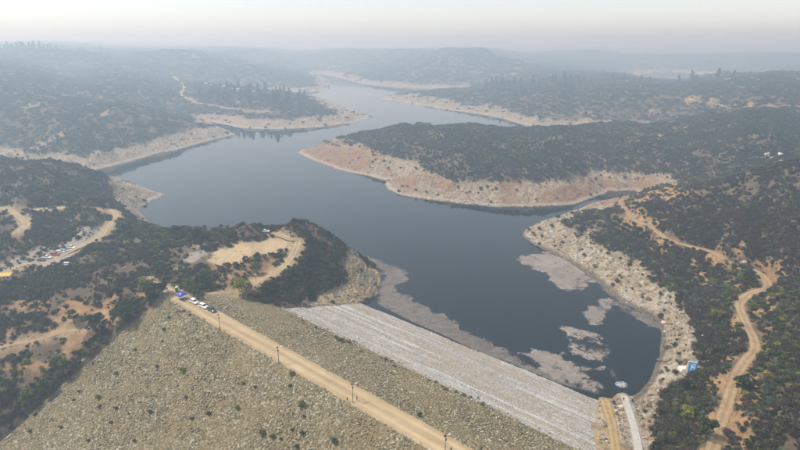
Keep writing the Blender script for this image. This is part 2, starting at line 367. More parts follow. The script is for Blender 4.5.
# ------------------------------------------------------------------ land heights: (u, v, z)
CTRL = [
 # middle peninsula
 (350,150,14),(380,160,14),(420,170,14),(480,172,17),(540,178,18),(590,176,17),(345,131,20),(400,124.5,26),(450,124,28),(500,126,28),(560,126,30),(620,127,30),
 (420,140,24),(480,150,24),(560,155,27),(640,160,25),(700,160,27),(630,174,16),(680,180,15),(650,140,30),(720,140,34),(790,140,40),(700,120,38),(790,115,48),(650,112,30),
 # second peninsula and ridge
 (430,97,9),(470,100,16),(500,95,24),(560,98,30),(560,116,14),(620,95,36),(700,95,46),(790,90,58),(560,85.5,36),(490,85,28),(650,82.5,40),(720,80,52),(790,77,64),
 # far bank
 (400,78,22),(480,80,16),(480,70,32),(480,60,56),(480,52,78),(400,52,80),(380,70,35),(330,62,60),(560,72,32),(600,72,36),(620,72,34),(640,76,8),(680,75,6),(700,66,30),(800,60,50),(800,70,45),(600,56,60),
 # left headland
 (60,150,17),(150,139,17),(200,132,14),(20,140,28),(100,130,31),(180,124,25),(50,110,43),(120,110,39),(190,112,22),(0,90,60),(60,85,52),(130,88,46),(180,90,34),(40,72,66),(120,72,58),
 (180,72,46),(0,58,86),(60,62,64),(60,54,84),(130,53,84),(200,58,68),
 # wooded spit and far hill
 (300,119,10),(260,115,17),(220,112,18),(230,100,26),(300,103,18),(200,95,31),(330,110,9),(320,84,14),(290,80,26),(270,59,72),(240,66,55),(320,73,26),(225,80,41),(350,56,70),
 # left near
 (50,168,36),(0,166,38),(100,172,29),(30,185,32),(80,190,28),(0,205,26),(60,205,21),(50,209,21),(115,203,17),(100,213,19),(130,193,13),(150,194,5),(60,225,18),(0,235,22),(100,240,20),(60,255,18),
 (0,265,16),(30,270,16),(150,230,18),(150,250,22),(200,245,25),(200,265,23),(120,280,20),(60,290,17),(0,300,14),(120,295,20),(165,285,20.2),(220,232,27),(250,250,26),(240,285,19.5),
 (280,240,26),(320,240,26),(300,270,21),(340,262,19),(340,288,9),(260,292,16),(215,291,18.8),(310,297,9.5),(0,350,4),(40,340,8),(80,325,12),(120,310,17.5),(30,375,1),(-60,330,8),(-60,430,-8),(-80,260,22),(-80,180,40),
 # right near
 (620,205,22),(640,215,22),(680,240,22),(720,258,22),(760,272,22),(765,290,20),(740,310,19),(748,340,19),(725,400,19),(715,450,19),(640,255,11),(660,270,12),(690,300,10),(700,330,12),(690,350,9),
 (700,370,10),(670,400,9),(660,430,12),(680,440,15),(640,450,11),(610,450,11),(650,195,28),(700,180,42),(750,172,50),(800,165,58),(740,200,42),(800,200,50),(680,220,29),(760,240,31),
 (800,260,37),(790,300,31),(800,350,31),(770,340,26),(770,400,26),(800,450,31),(760,450,25),(860,165,62),(860,300,42),(860,450,38),(620,220,17),(600,222,14),(790,150,33),(700,168,22)]
cw = [(*un(u, v, z), z) for u, v, z in CTRL]
for s in (85, 70, 55, 40, 25, 8): 
    for t, dz in ((-209, 0.8), (-216, 2.0)):
        p = E1 * t + E2 * s; cw.append((p[0], p[1], float(dam_z(np.array(s))) + dz))
cw += [(46, 86, 17), (85, 80, 26), (60, 40, 10), (-150, 60, -22), (0, 40, -25), (0, -200, 0), (-300, 0, 25), (300, 0, 70), (300, 150, 66), (-330, 150, 30), (0, -2000, 30), (-3000, 0, 70), (3000, 0, 80),
       (-2500, 2600, 75), (-900, 4500, 70), (900, 4500, 65), (2600, 3000, 70), (0, 8000, 90), (-5000, 6000, 110), (5000, 6000, 110), (0, 3300, 66), (-1500, 3000, 95), (1600, 3200, 45)]
cw = np.array(cw)
def warp(x, y):
    r = np.sqrt(x * x + y * y) + 1e-6; L = np.log(r + 60)
    return np.stack([x / r * L * 1.0, y / r * L], -1) * 1.0
def tps_fit(P, z, reg=2e-4):
    n = len(P); d = np.linalg.norm(P[:, None] - P[None], axis=-1); K = np.where(d > 0, d * d * np.log(d + 1e-12), 0) + reg * np.eye(n)
    A = np.zeros((n + 3, n + 3)); A[:n, :n] = K; A[:n, n] = 1; A[:n, n + 1:] = P; A[n, :n] = 1; A[n + 1:, :n] = P.T
    return np.linalg.solve(A, np.concatenate([z, np.zeros(3)]))
CP = warp(cw[:, 0], cw[:, 1]); CWt = tps_fit(CP, cw[:, 2])
def tps(x, y):
    Q = warp(x, y); out = CWt[-3] + Q[:, 0] * CWt[-2] + Q[:, 1] * CWt[-1]
    for i in range(len(CP)):
        d2 = (Q[:, 0] - CP[i, 0]) ** 2 + (Q[:, 1] - CP[i, 1]) ** 2
        out += CWt[i] * 0.5 * d2 * np.log(d2 + 1e-20)
    return np.clip(out, -45, 125)
# ------------------------------------------------------------------ the ground sheet: rings around the site, finer where the valley is
TH = np.concatenate([np.linspace(-math.pi, -0.80, 60, endpoint=False), np.linspace(-0.80, 0.80, 760), np.linspace(0.80, math.pi, 61)[1:-1]])
RR = np.concatenate([np.geomspace(4, 95, 28, endpoint=False), np.geomspace(95, 2600, 660, endpoint=False), np.geomspace(2600, 9000, 60)])
LR = np.log(RR)
NT_, NR_ = len(TH), len(RR)
TT, RG = np.meshgrid(TH, RR, indexing='ij')
GX, GY = (np.sin(TT) * RG).ravel(), (np.cos(TT) * RG).ravel(); GR = RG.ravel()
def gsample(arr, x, y):
    x = np.asarray(x, float); y = np.asarray(y, float)
    th = np.arctan2(x, y); lr = np.log(np.maximum(np.hypot(x, y), 4.001))
    fi = np.interp(th, TH, np.arange(NT_)); fj = np.interp(lr, LR, np.arange(NR_))
    i = np.minimum(fi.astype(int), NT_ - 2); j = np.minimum(fj.astype(int), NR_ - 2); a = fi - i; b = fj - j
    A = arr.reshape(NT_, NR_)
    return (A[i, j] * (1 - a) + A[i + 1, j] * a) * (1 - b) + (A[i, j + 1] * (1 - a) + A[i + 1, j + 1] * a) * b
d1, in1, slope = poly_dist(GX, GY, lake_xy, lake_sl)
d2, in2, _ = poly_dist(GX, GY, lake2_xy)
far = np.clip(GR / 450, 0.25, 3.0)
sdist = np.where(in1, -d1, d1) + fbm(GX / 14, GY / 14, 3, 5) * 1.0 * np.minimum(far, 1.2) + fbm(GX / 60, GY / 60, 3, 9) * 1.6 * far
sdist2 = np.where(in2, -d2, d2) + fbm(GX / 90, GY / 90, 3, 19) * 10
slope = np.where(sdist2 < sdist, 0.1, slope); sdist = np.minimum(sdist, sdist2)
T = tps(GX, GY)
rough = fbm(GX / 38, GY / 38, 4, 21)
for u0, r0, zpk, sl_, sr_ in ((278, 1570, 84, 150, 170), (455, 2200, 98, 430, 300), (60, 1850, 100, 330, 220), (-10, 1250, 88, 120, 130), (200, 1950, 92, 260, 200), (690, 3100, 84, 620, 300), (600, 2300, 62, 330, 180)):
    a0 = math.atan((u0 - 400) / F / cP); cx, cy = math.sin(a0) * r0, math.cos(a0) * r0        # rounded hills behind the water
    la = (GX - cx) * math.cos(a0) - (GY - cy) * math.sin(a0); ra = (GX - cx) * math.sin(a0) + (GY - cy) * math.cos(a0)
    T = np.maximum(T, zpk * np.exp(-0.5 * ((la / sl_) ** 2 + (ra / sr_) ** 2)) * 1.0)
ridg = 1 - np.abs(fbm(GX / 170, GY / 170, 4, 33))
T = T + rough * (0.9 + 1.6 * sstep(250, 800, GR)) + (ridg - 0.65) * 12 * sstep(450, 1000, GR) + fbm(GX / 500, GY / 500, 3, 41) * 10 * sstep(1300, 3000, GR)
strata_n = fbm(GX / 9, GY / 9, 4, 51)
bank = slope * sdist * (1 + 0.22 * rough) + strata_n * 0.55 * sstep(0.5, 6, sdist)
gul = np.abs(fbm(GX / 11, GY / 11, 3, 57)); bank = bank + (gul - 0.3) * 1.6 * sstep(2, 14, sdist) + (np.abs(fbm(GX / 28, GY / 28, 3, 59)) - 0.3) * 5.0 * sstep(3, 20, sdist) * sstep(340, 480, GR)
# the layered bluff beside the dam steps down in ledges
BX, BY = un(362, 280, 6); bl = np.exp(-(((GX - BX) / 26) ** 2 + ((GY - BY) / 30) ** 2))
stp = 1.9; q = (bank + fbm(GX / 6, GY / 6, 4, 58) * 1.3) / stp; led = (np.floor(q) + sstep(0.55, 1.0, q - np.floor(q))) * stp
bank = bank + (led - bank) * np.clip(bl * 1.4, 0, 0.62)
Hh = np.where(sdist > 0, smin(bank, np.maximum(T, 0.5 + 0.02 * sdist), 3.0), np.maximum(sdist * 0.45, -9))
Hh = np.where((sdist > 0) & (T < 1) & (sdist > 40), T, Hh)          # the valley below the dam
# dam footprint: the natural ground dips under it, and stands above it at the abutments
gt = GX * E1[0] + GY * E1[1]; gs = GX * E2[0] + GY * E2[1]
fd, fin_, _ = poly_dist(gt, gs, DAM_FOOT)
fsd = np.where(fin_, -fd, fd) + fbm(GX / 7, GY / 7, 3, 61) * 1.1
dz = dam_z(gs)
near = (gt > -260) & (gt < 60) & (gs > -40) & (gs < 176) & (GR < 330)
below = sstep(40, 60, 92 - gs) * 0
raise_ = np.maximum(Hh, dz + 0.15 + 0.28 * np.minimum(fsd, 4.0)); wt = sstep(12, 3, fsd)
out_h = Hh + (raise_ - Hh) * wt
out_h = np.minimum(out_h, dz + 0.3 + 0.62 * np.maximum(fsd, 0) + 0.4 * rough * sstep(1, 6, fsd))
Hh = np.where(near & (fsd >= 0), np.where(T < -30, Hh, out_h), Hh)
Hh = np.where((fsd < 0) & (gs < 192), np.minimum(Hh, dz - np.minimum(1.6, -fsd * 1.2)), Hh)
H0 = Hh.copy()
def hz(x, y): return gsample(Hh, x, y)
def hit(u, v, arr=None):                   # where that line of sight first meets the land
    d = ray(u, v); a = Hh if arr is None else arr
    t = np.geomspace(90, 8000, 2600); z = CAM_H + d[2] * t; h = np.maximum(gsample(a, d[0] * t, d[1] * t), 0)
    k = np.argmax(z < h)
    if not (z < h).any(): k = len(t) - 1
    lo, hi = t[k - 1], t[k]
    for _ in range(18):
        m = (lo + hi) / 2
        if CAM_H + d[2] * m < max(float(gsample(a, d[0] * m, d[1] * m)), 0): hi = m
        else: lo = m
    return d[0] * hi, d[1] * hi
# ------------------------------------------------------------------ tracks cut into the ground
ROADS = {
 'headland_road': ('track_tan', 3.8, 'dirt road curving from the dam crest up round the dry clearing', [(212,295.5),(224,295),(245,291),(262,283),(280,271),(291,258),(297,246),(297,238),(290,233.5),(276,232)]),
 'access_road': ('track_tan', 4.5, 'dirt road running from the dam end through the left bank trees', [(174,293),(163,288),(154,284),(146,280)]),
 'hillside_road': ('track_orange', 3.4, 'ochre dirt road winding along the right hillside above the water', [(622,201),(621,207),(632,217),(650,228),(668,238),(690,247),(710,252),(735,259),(757,268),(767,278),(766,288),(752,295),(741,303),(739,315),(750,331),(755,345),(745,360),(735,378),(728,400),(720,425),(712,450),(703,490)]),
 'valley_track': ('track_tan', 3.6, 'pale track bending past the car park to the rocky point', [(-12,287),(15,271),(45,261),(75,249),(95,236),(112,225),(117,220),(112,214),(100,210),(84,205)]),
 'hollow_track': ('track_tan', 4.2, 'grey track coming down the left hill', [(-12,207),(6,209),(18,215),(26,224),(20,234)]),
 'lower_track': ('track_orange', 2.0, 'narrow dirt track below the left abutment', [(-12,356),(8,349),(40,338),(66,329),(84,325),(100,318)]),
 'waterside_track': ('track_ochre', 3.0, 'rutted tan track beside the stone facing leading down to the water', [(604,406),(607,412),(611,424),(614,438),(616,455),(617,480)]),
 'far_road': ('track_tan', 6.0, 'thin tan road crossing the hazy hills behind the middle peninsula', [(686,100),(715,102.5),(745,104),(770,105),(800,108)]),
 'headland_far_road': ('track_tan', 4.5, 'pale road descending the hazy left headland', [(166,70),(176,79),(184,86),(181,95),(196,103),(216,107),(245,110),(272,112)]),
}
STRIP_PX = [(623, 402), (627, 409), (631, 419), (635, 432), (638, 445), (641, 462), (643, 480)]
ROADS['walkway_bed'] = (None, 3.2, '', STRIP_PX)
road_pts = {}
road_d = np.full(GX.shape, 1e9)
for nme, (m_, wd, lb, px) in ROADS.items():
    L = smooth_line([hit(u, v, H0) for u, v in px], 2.0 if 'far' not in nme else 8.0)
    z = gsample(H0, L[:, 0], L[:, 1])
    k = 15 if 'far' not in nme else 5
    zp = np.pad(z, k, mode='edge'); z = np.convolve(zp, np.ones(2 * k + 1) / (2 * k + 1), 'valid'); z = np.maximum(z, 1.0)
    road_pts[nme] = (L, z)
    dd, _, vv = poly_dist(GX, GY, L, z, closed=False) if True else None
    wmix = sstep(wd * (2.6 if nme in ('headland_road', 'valley_track', 'access_road') else 1.3), wd * 0.62, dd) * (fsd > 0) * (sstep(0.5, 6.0, fsd) if nme in ('headland_road', 'access_road') else 1.0)
    Hh = Hh + (vv - Hh) * wmix
    road_d = np.minimum(road_d, dd - wd / 2)
# level pads for the parked cars and the clearings
def pad(pxs, k=0.9, edge=6.0):
    global Hh
    poly = [hit(u, v) for u, v in pxs]; d, i, _ = poly_dist(GX, GY, poly); s = np.where(i, -d, d)
    zz = float(np.mean([gsample(Hh, p[0], p[1]) for p in poly])); Hh = Hh + (zz - Hh) * sstep(edge, -1, s) * k
    return poly
PARK = [(27,265),(40,257),(60,250),(74,246),(78,250),(70,259),(52,267),(34,272)]
pad(PARK)
pad([(20,207),(60,205),(67,209),(36,213)])
pad([(212,260),(236,246),(262,241),(286,238),(290,246),(262,255),(238,261)], 0.6, 9.0)
NORM = None
# ------------------------------------------------------------------ what the ground is made of (real differences of soil and rock), plus a darker waterline strip
def region(pxs, soft=3.0, nz=2.0, sc_=9.0, seed=1):
    poly = [hit(u, v) for u, v in pxs]; d, i, _ = poly_dist(GX, GY, poly); s = np.where(i, -d, d) + fbm(GX / sc_, GY / sc_, 4, seed) * nz
    return sstep(soft, -soft, s)
ringz = 12.5 - 4.0 * sstep(600, 1000, GR) + fbm(GX / 45, GY / 45, 4, 71) * 3.0 + fbm(GX / 12, GY / 12, 3, 72) * 1.2
bare = sstep(1.5, -1.5, Hh - ringz) * (sdist > -5) * sstep(95, 70, sdist) * (GR > 280)
bare = np.maximum(bare, region([(520,226),(534,219),(560,232),(590,243),(622,262),(650,280),(682,300),(690,316),(700,340),(697,362),(686,375),(668,392),(660,412),(652,440),(640,470),(590,470),(594,396),(624,396),(645,375),(650,340),(640,320),(590,290),(515,240)], 1.5, 2.5, 8, 73))
bare = np.maximum(bare, region([(350,248),(360,258),(392,268),(392,312),(330,312),(296,306),(318,296),(338,288),(348,272),(346,258)], 1.2, 1.6, 7, 74))
bare = np.maximum(bare, region([(108,186),(126,178),(170,192),(168,198),(140,216),(126,206)], 1.2, 2.0, 8, 75))
inlet_red = region([(296,146),(345,139),(372,150),(392,170),(420,178),(470,186),(560,190),(596,180),(640,176),(690,184),(690,190),(600,206),(470,212),(380,195),(296,158)], 6, 6, 30, 76)
orange = inlet_red * sstep(-0.5, 0.35, fbm(GX / 22, GY / 22, 4, 77) + 0.15)
orange = np.maximum(orange, sstep(9, 1, road_d) * sstep(-0.35, 0.2, fbm(GX / 9, GY / 9, 4, 78)) * (GX > 40))
orange = np.maximum(orange, 0.9 * sstep(0.05, 0.35, fbm(GX / 16, GY / 16, 4, 79)) * (GX > 90) * (GR < 330) * region([(690,252),(745,246),(778,266),(785,300),(768,340),(760,400),(745,450),(690,450),(680,430),(735,330)], 4, 5, 12, 80))
orange = np.maximum(orange, region([(56,310),(82,301),(114,297),(112,307),(84,316)], 1.5, 2, 6, 81))
orange = np.maximum(orange, 0.85 * sstep(0.05, 0.4, fbm(GX / 11, GY / 11, 4, 82)) * region([(-20,300),(60,296),(150,290),(140,312),(90,340),(-20,400)], 3, 3, 10, 83))
orange = np.maximum(orange, region([(205,266),(232,262),(262,258),(290,250),(300,262),(276,276),(244,287),(212,285)], 2, 3, 6, 84) * 0.6)
tan = region([(207,260),(216,251),(236,244),(262,240),(288,236),(293,244),(284,252),(262,256),(240,262),(220,268)], 1.4, 3.2, 6, 85)
tan = np.maximum(tan, region([(20,207),(60,205.5),(66,209),(36,213)], 1.5, 1.5, 6, 86))
tan = np.maximum(tan, region([(597,400),(618,403),(624,425),(628,460),(592,460),(596,430)], 1.0, 1.2, 4, 87) * 0.5)
bluff = region([(346,252),(360,258),(386,268),(386,306),(330,308),(300,304),(318,296),(338,288),(348,272)], 1.5, 1.5, 6, 94)
tan = np.maximum(tan, bluff * 0.65 * sstep(-0.4, 0.3, fbm(GX / 5, GY / 5, 3, 95)))
tan = np.maximum(tan, sstep(5, 0, road_d) * 0.6 * (GX < 40))
tan = np.maximum(tan, 0.5 * sstep(0.5, 0.75, fbm(GX / 42, GY / 42, 4, 88)) * (GR > 560) * (Hh > 14))
grey = region(PARK, 1.0, 1.0, 5, 89)
grey = np.maximum(grey, 0.75 * region([(-10,264),(40,247),(75,237),(98,224),(108,228),(96,241),(70,251),(35,262),(-10,281)], 2, 3, 8, 90))
grey = np.maximum(grey, 0.8 * region([(160,262),(180,250),(205,244),(214,252),(196,262),(176,270)], 2, 3, 7, 91) * sstep(-0.2, 0.3, fbm(GX / 6, GY / 6, 3, 92)))
pale = sstep(1.7, 1.1, Hh) * sstep(0.25, 0.5, Hh) * (sdist > 0) * (sdist < 30) * (GR > 330)
pale = np.maximum(pale, 0.8 * sstep(0.1, 0.5, fbm(GX / 10, GY / 10, 4, 93)) * bare * (GR < 330) * (GX > 40))
shore_dark = np.maximum(sstep(0.55, 0.25, Hh) * (sdist > -8) * (GR < 420), sstep(1.5, 0.8, Hh + 0.5 * rough) * (sdist > -8) * (GR < 380) * (GX > 70))  # darkens the ground in a strip along the waterline, broader on the right bank
dry = 1 - np.clip(bare + grey, 0, 1)
verts = np.stack([GX, GY, Hh], -1)
fc = grid_faces(NT_, NR_, wrap=True)
me = np_mesh('ground', verts, fc[:, ::-1] if False else fc, M['ground'])
for nm_, (a, b, c) in (('mask_a', (bare, orange, tan)), ('mask_b', (grey, pale, shore_dark))):
    at = me.attributes.new(nm_, 'FLOAT_COLOR', 'POINT')
    at.data.foreach_set('color', np.stack([a, b, c, np.ones_like(a)], -1).astype(np.float32).ravel())
ground = tag(new_obj('ground', me), 'brown scrubland hills and drawdown banks of bare rock round the reservoir', 'ground', kind='structure')
# ------------------------------------------------------------------ track ribbons
def ribbon(name, L, z, wd, mat, lift=0.10, nacross=9, parent=None):
    d = np.gradient(L, axis=0); d /= np.linalg.norm(d, axis=1)[:, None] + 1e-9; nrm = np.stack([d[:, 1], -d[:, 0]], -1)
    k = np.arange(len(L)); wd = wd * 1.2; wl = wd / 2 * (1 + 0.16 * fbm(k * 0.21, k * 0 + 3.3, 3, 5)); wr = wd / 2 * (1 + 0.16 * fbm(k * 0.21, k * 0 + 8.7, 3, 6))
    V = []; ac = []
    for j in range(nacross):
        a = j / (nacross - 1); off = (-wl + (wl + wr) * a)
        p = L + nrm * off[:, None]
        g = hz(p[:, 0], p[:, 1])
        edge = abs(a - 0.5) * 2
        h = np.where(gsample(fsd, p[:, 0], p[:, 1]) > 5.5, np.maximum(g, z), g) + lift * (1 - 0.9 * edge ** 6) - 0.05 * math.exp(-((abs(a - 0.5) - 0.23) / 0.08) ** 2)
        V.append(np.column_stack([p, h])); ac.append(np.full(len(L), a))
    V = np.stack(V, 1).reshape(-1, 3); ac = np.stack(ac, 1).ravel()
    me = np_mesh(name, V, grid_faces(len(L), nacross)[:, ::-1], M[mat])
    at = me.attributes.new('across', 'FLOAT_COLOR', 'POINT'); at.data.foreach_set('color', np.stack([ac, ac, ac, ac], -1).astype(np.float32).ravel())
    return new_obj(name, me, None, parent)
for nme, (m_, wd, lb, px) in ROADS.items():
    L, z = road_pts[nme]
    if m_ is None: continue
    tag(ribbon('dirt_road' if 'road' in nme else 'dirt_track', L, z, wd, m_, 0.12 if 'far' not in nme else 0.6), lb, 'road', kind='structure')
# ------------------------------------------------------------------ water
xs = np.arange(-1500, 3000, 25.0); ys = np.arange(130, 3200, 25.0)
X, Y = np.meshgrid(xs, ys, indexing='ij'); X = X.ravel(); Y = Y.ravel()
wd1, wi1, _ = poly_dist(X, Y, lake_xy); wd2, wi2, _ = poly_dist(X, Y, lake2_xy)
keep = ((wi1 | (wd1 < 60)) | (wi2 | (wd2 < 90))) & (X * E2[0] + Y * E2[1] > 138)
wf = grid_faces(len(xs), len(ys)); wf = wf[keep[wf].all(1)]
uq, inv = np.unique(wf, return_inverse=True)
wme = np_mesh('water', np.stack([X[uq], Y[uq], X[uq] * 0], -1), inv.reshape(-1, 4), M['water'])
tag(new_obj('water', wme), 'still dark blue-grey reservoir water', 'water', kind='structure')
# ------------------------------------------------------------------ the dam
dam = tag(empty('earth_dam', tuple(np.append(E1 * -130 + E2 * 96.4, CREST))), 'rockfill embankment dam with straight dirt crest road and pale stone water face', 'dam')
DAMROT = math.atan2(E1[1], E1[0])
def dam_local(t, s, z):                    # dam axes: x along the crest, y upstream, z above the crest
    return np.stack([t + 130, s - 96.4, z - CREST], -1)
dam.rotation_euler = (0, 0, DAMROT)
def dam_sheet(name, t0, t1, s0, s1, step, mat, rgh, lift=0.0, across=False):
    t = np.arange(t0, t1 + step, step); s = np.linspace(s0, s1, max(3, int(abs(s1 - s0) / step)) + 1)
    Tm, Sm = np.meshgrid(t, s, indexing='ij'); Tm = Tm.ravel(); Sm = Sm.ravel(); e = np.clip(np.minimum(Sm - s0, s1 - Sm) / 1.5, 0, 1)
    z = dam_z(Sm) + rgh * e * (0.6 * fbm(Tm / 3.1, Sm / 3.1, 3, 101) + 0.9 * fbm(Tm / 13, Sm / 13, 3, 102)) + lift * e
    me = np_mesh(name, dam_local(Tm, Sm, z), grid_faces(len(t), len(s)), M[mat])
    if across:
        ac = (Sm - s0) / (s1 - s0); at = me.attributes.new('across', 'FLOAT_COLOR', 'POINT'); at.data.foreach_set('color', np.stack([ac] * 4, -1).astype(np.float32).ravel())
    return new_obj(name, me, None, dam)
S_BAND = 126.5
dam_sheet('downstream_face', -224, 6, -10, S_DN, 0.9, 'riprap_dn', 0.30)
dam_sheet('crest_road', -212, 0, S_DN, S_UP, 0.8, 'crest', 0.03, 0.05, True)
dam_sheet('upper_water_face', -212, -8, S_UP, S_BAND, 0.9, 'riprap_dn', 0.26)
dam_sheet('lower_water_face', -196, -28, S_BAND, 186, 0.9, 'paving', 0.16)

# ------------------------------------------------------------------ plant shapes (built once, copied)
def leaf_cloud(R, lobes, n, size, squash=1.0, outward=0.6):
    """small leaf-clump faces spread through a few overlapping uneven lobes"""
    V = []; Fc = []
    for k in range(n):
        c, r = lobes[R.integers(len(lobes))]
        d = R.normal(size=3); d /= np.linalg.norm(d); d[2] = abs(d[2]) * 0.95 - 0.25 * R.random()
        rad = r * (0.55 + 0.5 * R.random() ** 0.6)
        p = np.array(c) + d * rad * np.array([1, 1, squash])
        if p[2] < 0.03: p[2] = 0.03 + 0.05 * R.random()
        nn = d * outward + R.normal(size=3) * 0.55 + np.array([0, 0, 0.25]); nn /= np.linalg.norm(nn)
        a = np.cross(nn, R.normal(size=3)); a /= np.linalg.norm(a) + 1e-9; b = np.cross(nn, a)
        s = size * (0.6 + 0.8 * R.random()); e = 0.45 + 0.5 * R.random()
        i = len(V); V += [p + a * s, p + b * s * e + nn * s * 0.15, p - a * s * 0.9, p - b * s * e]
        Fc.append((i, i + 1, i + 2, i + 3))
    return V, Fc
def stems_mb(R, n, h, spread, r, lean=0.0):
    mb = MB()
    for k in range(n):
        a = 2 * math.pi * (k + R.random()) / n; q = Vector((math.cos(a) * spread * (0.5 + 0.6 * R.random()), math.sin(a) * spread * (0.5 + 0.6 * R.random()), h * (0.75 + 0.4 * R.random())))
        m = q * 0.5 + Vector((R.normal() * 0.04, R.normal() * 0.04, 0.06)); mb.tube((q.x * 0.08, q.y * 0.08, -0.06), m, r, r * 0.7, 4); mb.tube(m, q, r * 0.7, r * 0.25, 4)
    return mb
def shrub_leafy(seed, n=260, size=0.085, h=0.62):
    R = np.random.default_rng(seed); lobes = []
    for k in range(R.integers(5, 9)):
        a = R.random() * 6.283; q = R.random() ** 0.6 * 0.30
        lobes.append(((math.cos(a) * q, math.sin(a) * q, h * (0.30 + 0.35 * R.random())), 0.15 + 0.13 * R.random()))
    return leaf_cloud(R, lobes, n, size), stems_mb(R, 6, h * 0.7, 0.26, 0.02)
def shrub_twiggy(seed, n=230, h=0.6):
    R = np.random.default_rng(seed); V = []; Fc = []
    for k in range(110):                       # bare twigs, thin tapering blades
        a = R.random() * 6.283; el = 0.35 + 1.1 * R.random(); d = np.array([math.cos(a) * math.cos(el), math.sin(a) * math.cos(el), math.sin(el)])
        L = 0.28 + 0.32 * R.random(); p0 = d * 0.12 * R.random() + np.array([R.normal() * 0.12, R.normal() * 0.12, 0]); p0[2] = max(p0[2], 0)
        p2 = p0 + d * L * np.array([1, 1, h / 0.55]); sd = np.cross(d, R.normal(size=3)); sd /= np.linalg.norm(sd) + 1e-9; wv = 0.012 + 0.012 * R.random()
        i = len(V); V += [p0 - sd * wv, p0 + sd * wv, p2 + sd * wv * 0.3, p2 - sd * wv * 0.3]; Fc.append((i, i + 1, i + 2, i + 3))
    lobes = [((R.normal() * 0.17, R.normal() * 0.17, h * (0.35 + 0.3 * R.random())), 0.17 + 0.1 * R.random()) for k in range(7)]
    v2, f2 = leaf_cloud(R, lobes, n, 0.062, 1.0, 0.4)
    i = len(V); V += v2; Fc += [tuple(q + i for q in f) for f in f2]
    return (V, Fc), stems_mb(R, 7, h * 0.6, 0.24, 0.016)
def clump_far(seed, n=170, size=0.10, h=0.42):          # several shrubs grown together
    R = np.random.default_rng(seed); lobes = []
    for k in range(9):
        a = R.random() * 6.283; q = R.random() ** 0.5 * 0.42
        lobes.append(((math.cos(a) * q, math.sin(a) * q, h * 0.3 * (0.6 + R.random())), 0.11 + 0.12 * R.random()))
    return leaf_cloud(R, lobes, n, size), stems_mb(R, 4, h * 0.5, 0.3, 0.015)
def tree_broad(seed, n=900, size=0.045):
    R = np.random.default_rng(seed); lobes = []
    for k in range(13):
        a = R.random() * 6.283; q = R.random() ** 0.6 * 0.30; z = 0.42 + 0.42 * R.random()
        lobes.append(((math.cos(a) * q * (1.2 - 0.5 * abs(z - 0.6) / 0.4), math.sin(a) * q * (1.2 - 0.5 * abs(z - 0.6) / 0.4), z), 0.12 + 0.09 * R.random()))
    mb = MB(); mb.tube((0, 0, -0.05), (0.02, 0.01, 0.34), 0.035, 0.024, 7)
    for c, r in lobes[:8]: mb.tube((0.02, 0.01, 0.30), c, 0.016, 0.005, 5)
    return leaf_cloud(R, lobes, n, size), mb
def tree_conifer(seed, n=420, size=0.05):
    R = np.random.default_rng(seed); lobes = []
    for k in range(16):
        z = 0.22 + 0.74 * k / 15; w_ = 0.17 * (1 - (z - 0.2) / 0.85) + 0.02; a = R.random() * 6.283
        lobes.append(((math.cos(a) * w_ * 0.7, math.sin(a) * w_ * 0.7, z), 0.035 + w_ * 0.45))
    mb = MB(); mb.tube((0, 0, -0.04), (0.0, 0.01, 0.95), 0.022, 0.004, 6)
    return leaf_cloud(R, lobes, n, size, 0.8), mb
PROTO = bpy.data.collections.new('plant_shapes')       # library shapes, not part of the scene
pidx = {}; pmesh = {}
def add_proto(key, fol, st, leaf, bark):
    V, Fc = fol; fm = np_mesh('foliage', V, Fc, leaf, False); sm = st.mesh('stems', bark)
    pmesh[key] = (fm, sm)
    jm = np_mesh('shrub_shape', V, Fc, leaf, False)     # foliage and stems together, for the uncounted cover
    bm = bmesh.new(); bm.from_mesh(jm); nf = len(bm.faces); bm.from_mesh(sm); bm.faces.ensure_lookup_table()
    for f in bm.faces[nf:]: f.material_index = 1
    bm.to_mesh(jm); bm.free(); jm.materials.append(bark)
    o = bpy.data.objects.new('p%03d' % len(pidx), jm); PROTO.objects.link(o); pidx[key] = len(pidx)
KINDS = ['grey', 'dark', 'olive', 'blue', 'yellow']
for ki, k in enumerate(KINDS):
    for v in range(3):
        if k == 'grey': fo, st = shrub_twiggy(100 + v) if v < 2 else shrub_leafy(110, 230, 0.07, 0.55)
        else: fo, st = shrub_leafy(200 + ki * 10 + v, 260, 0.075 if k != 'blue' else 0.06, 0.66)
        add_proto((k, v), fo, st, LEAF[k], M['bark_grey'] if k == 'grey' else M['bark'])
for k in ('grey', 'dark', 'olive'):
    for v in range(2): 
        fo, st = clump_far(300 + v + 7 * len(k)); add_proto(('far_' + k, v), fo, st, LEAF[k], M['bark'])
for v in range(2):
    fo, st = shrub_leafy(400 + v, 160, 0.06, 0.5); add_proto(('straw', v), fo, st, LEAF['straw'], M['bark'])
def rock_mesh(name, seed, mat, flat=0.7, sub=1):
    R = np.random.default_rng(seed); bm = bmesh.new(); bmesh.ops.create_icosphere(bm, subdivisions=sub, radius=0.5)
    ax = R.normal(size=(5, 3)); ax /= np.linalg.norm(ax, axis=1)[:, None]; off = 0.30 + 0.12 * R.random(5)
    for v in bm.verts:
        p = np.array(v.co) * (1 + 0.22 * R.normal())
        for a, o in zip(ax, off):                      # chipped flat sides
            e = p @ a - o
            if e > 0: p = p - a * e
        v.co = (p[0] * 1.15, p[1] * 0.95, p[2] * flat)
    me = bpy.data.meshes.new(name); bm.to_mesh(me); bm.free(); me.materials.append(mat); return me
def rock_protos(cname, mat, seed, n=5):
    c = bpy.data.collections.new(cname)
    for k in range(n): c.objects.link(bpy.data.objects.new('r%03d' % k, rock_mesh('rock', seed + k, mat)))
    return c
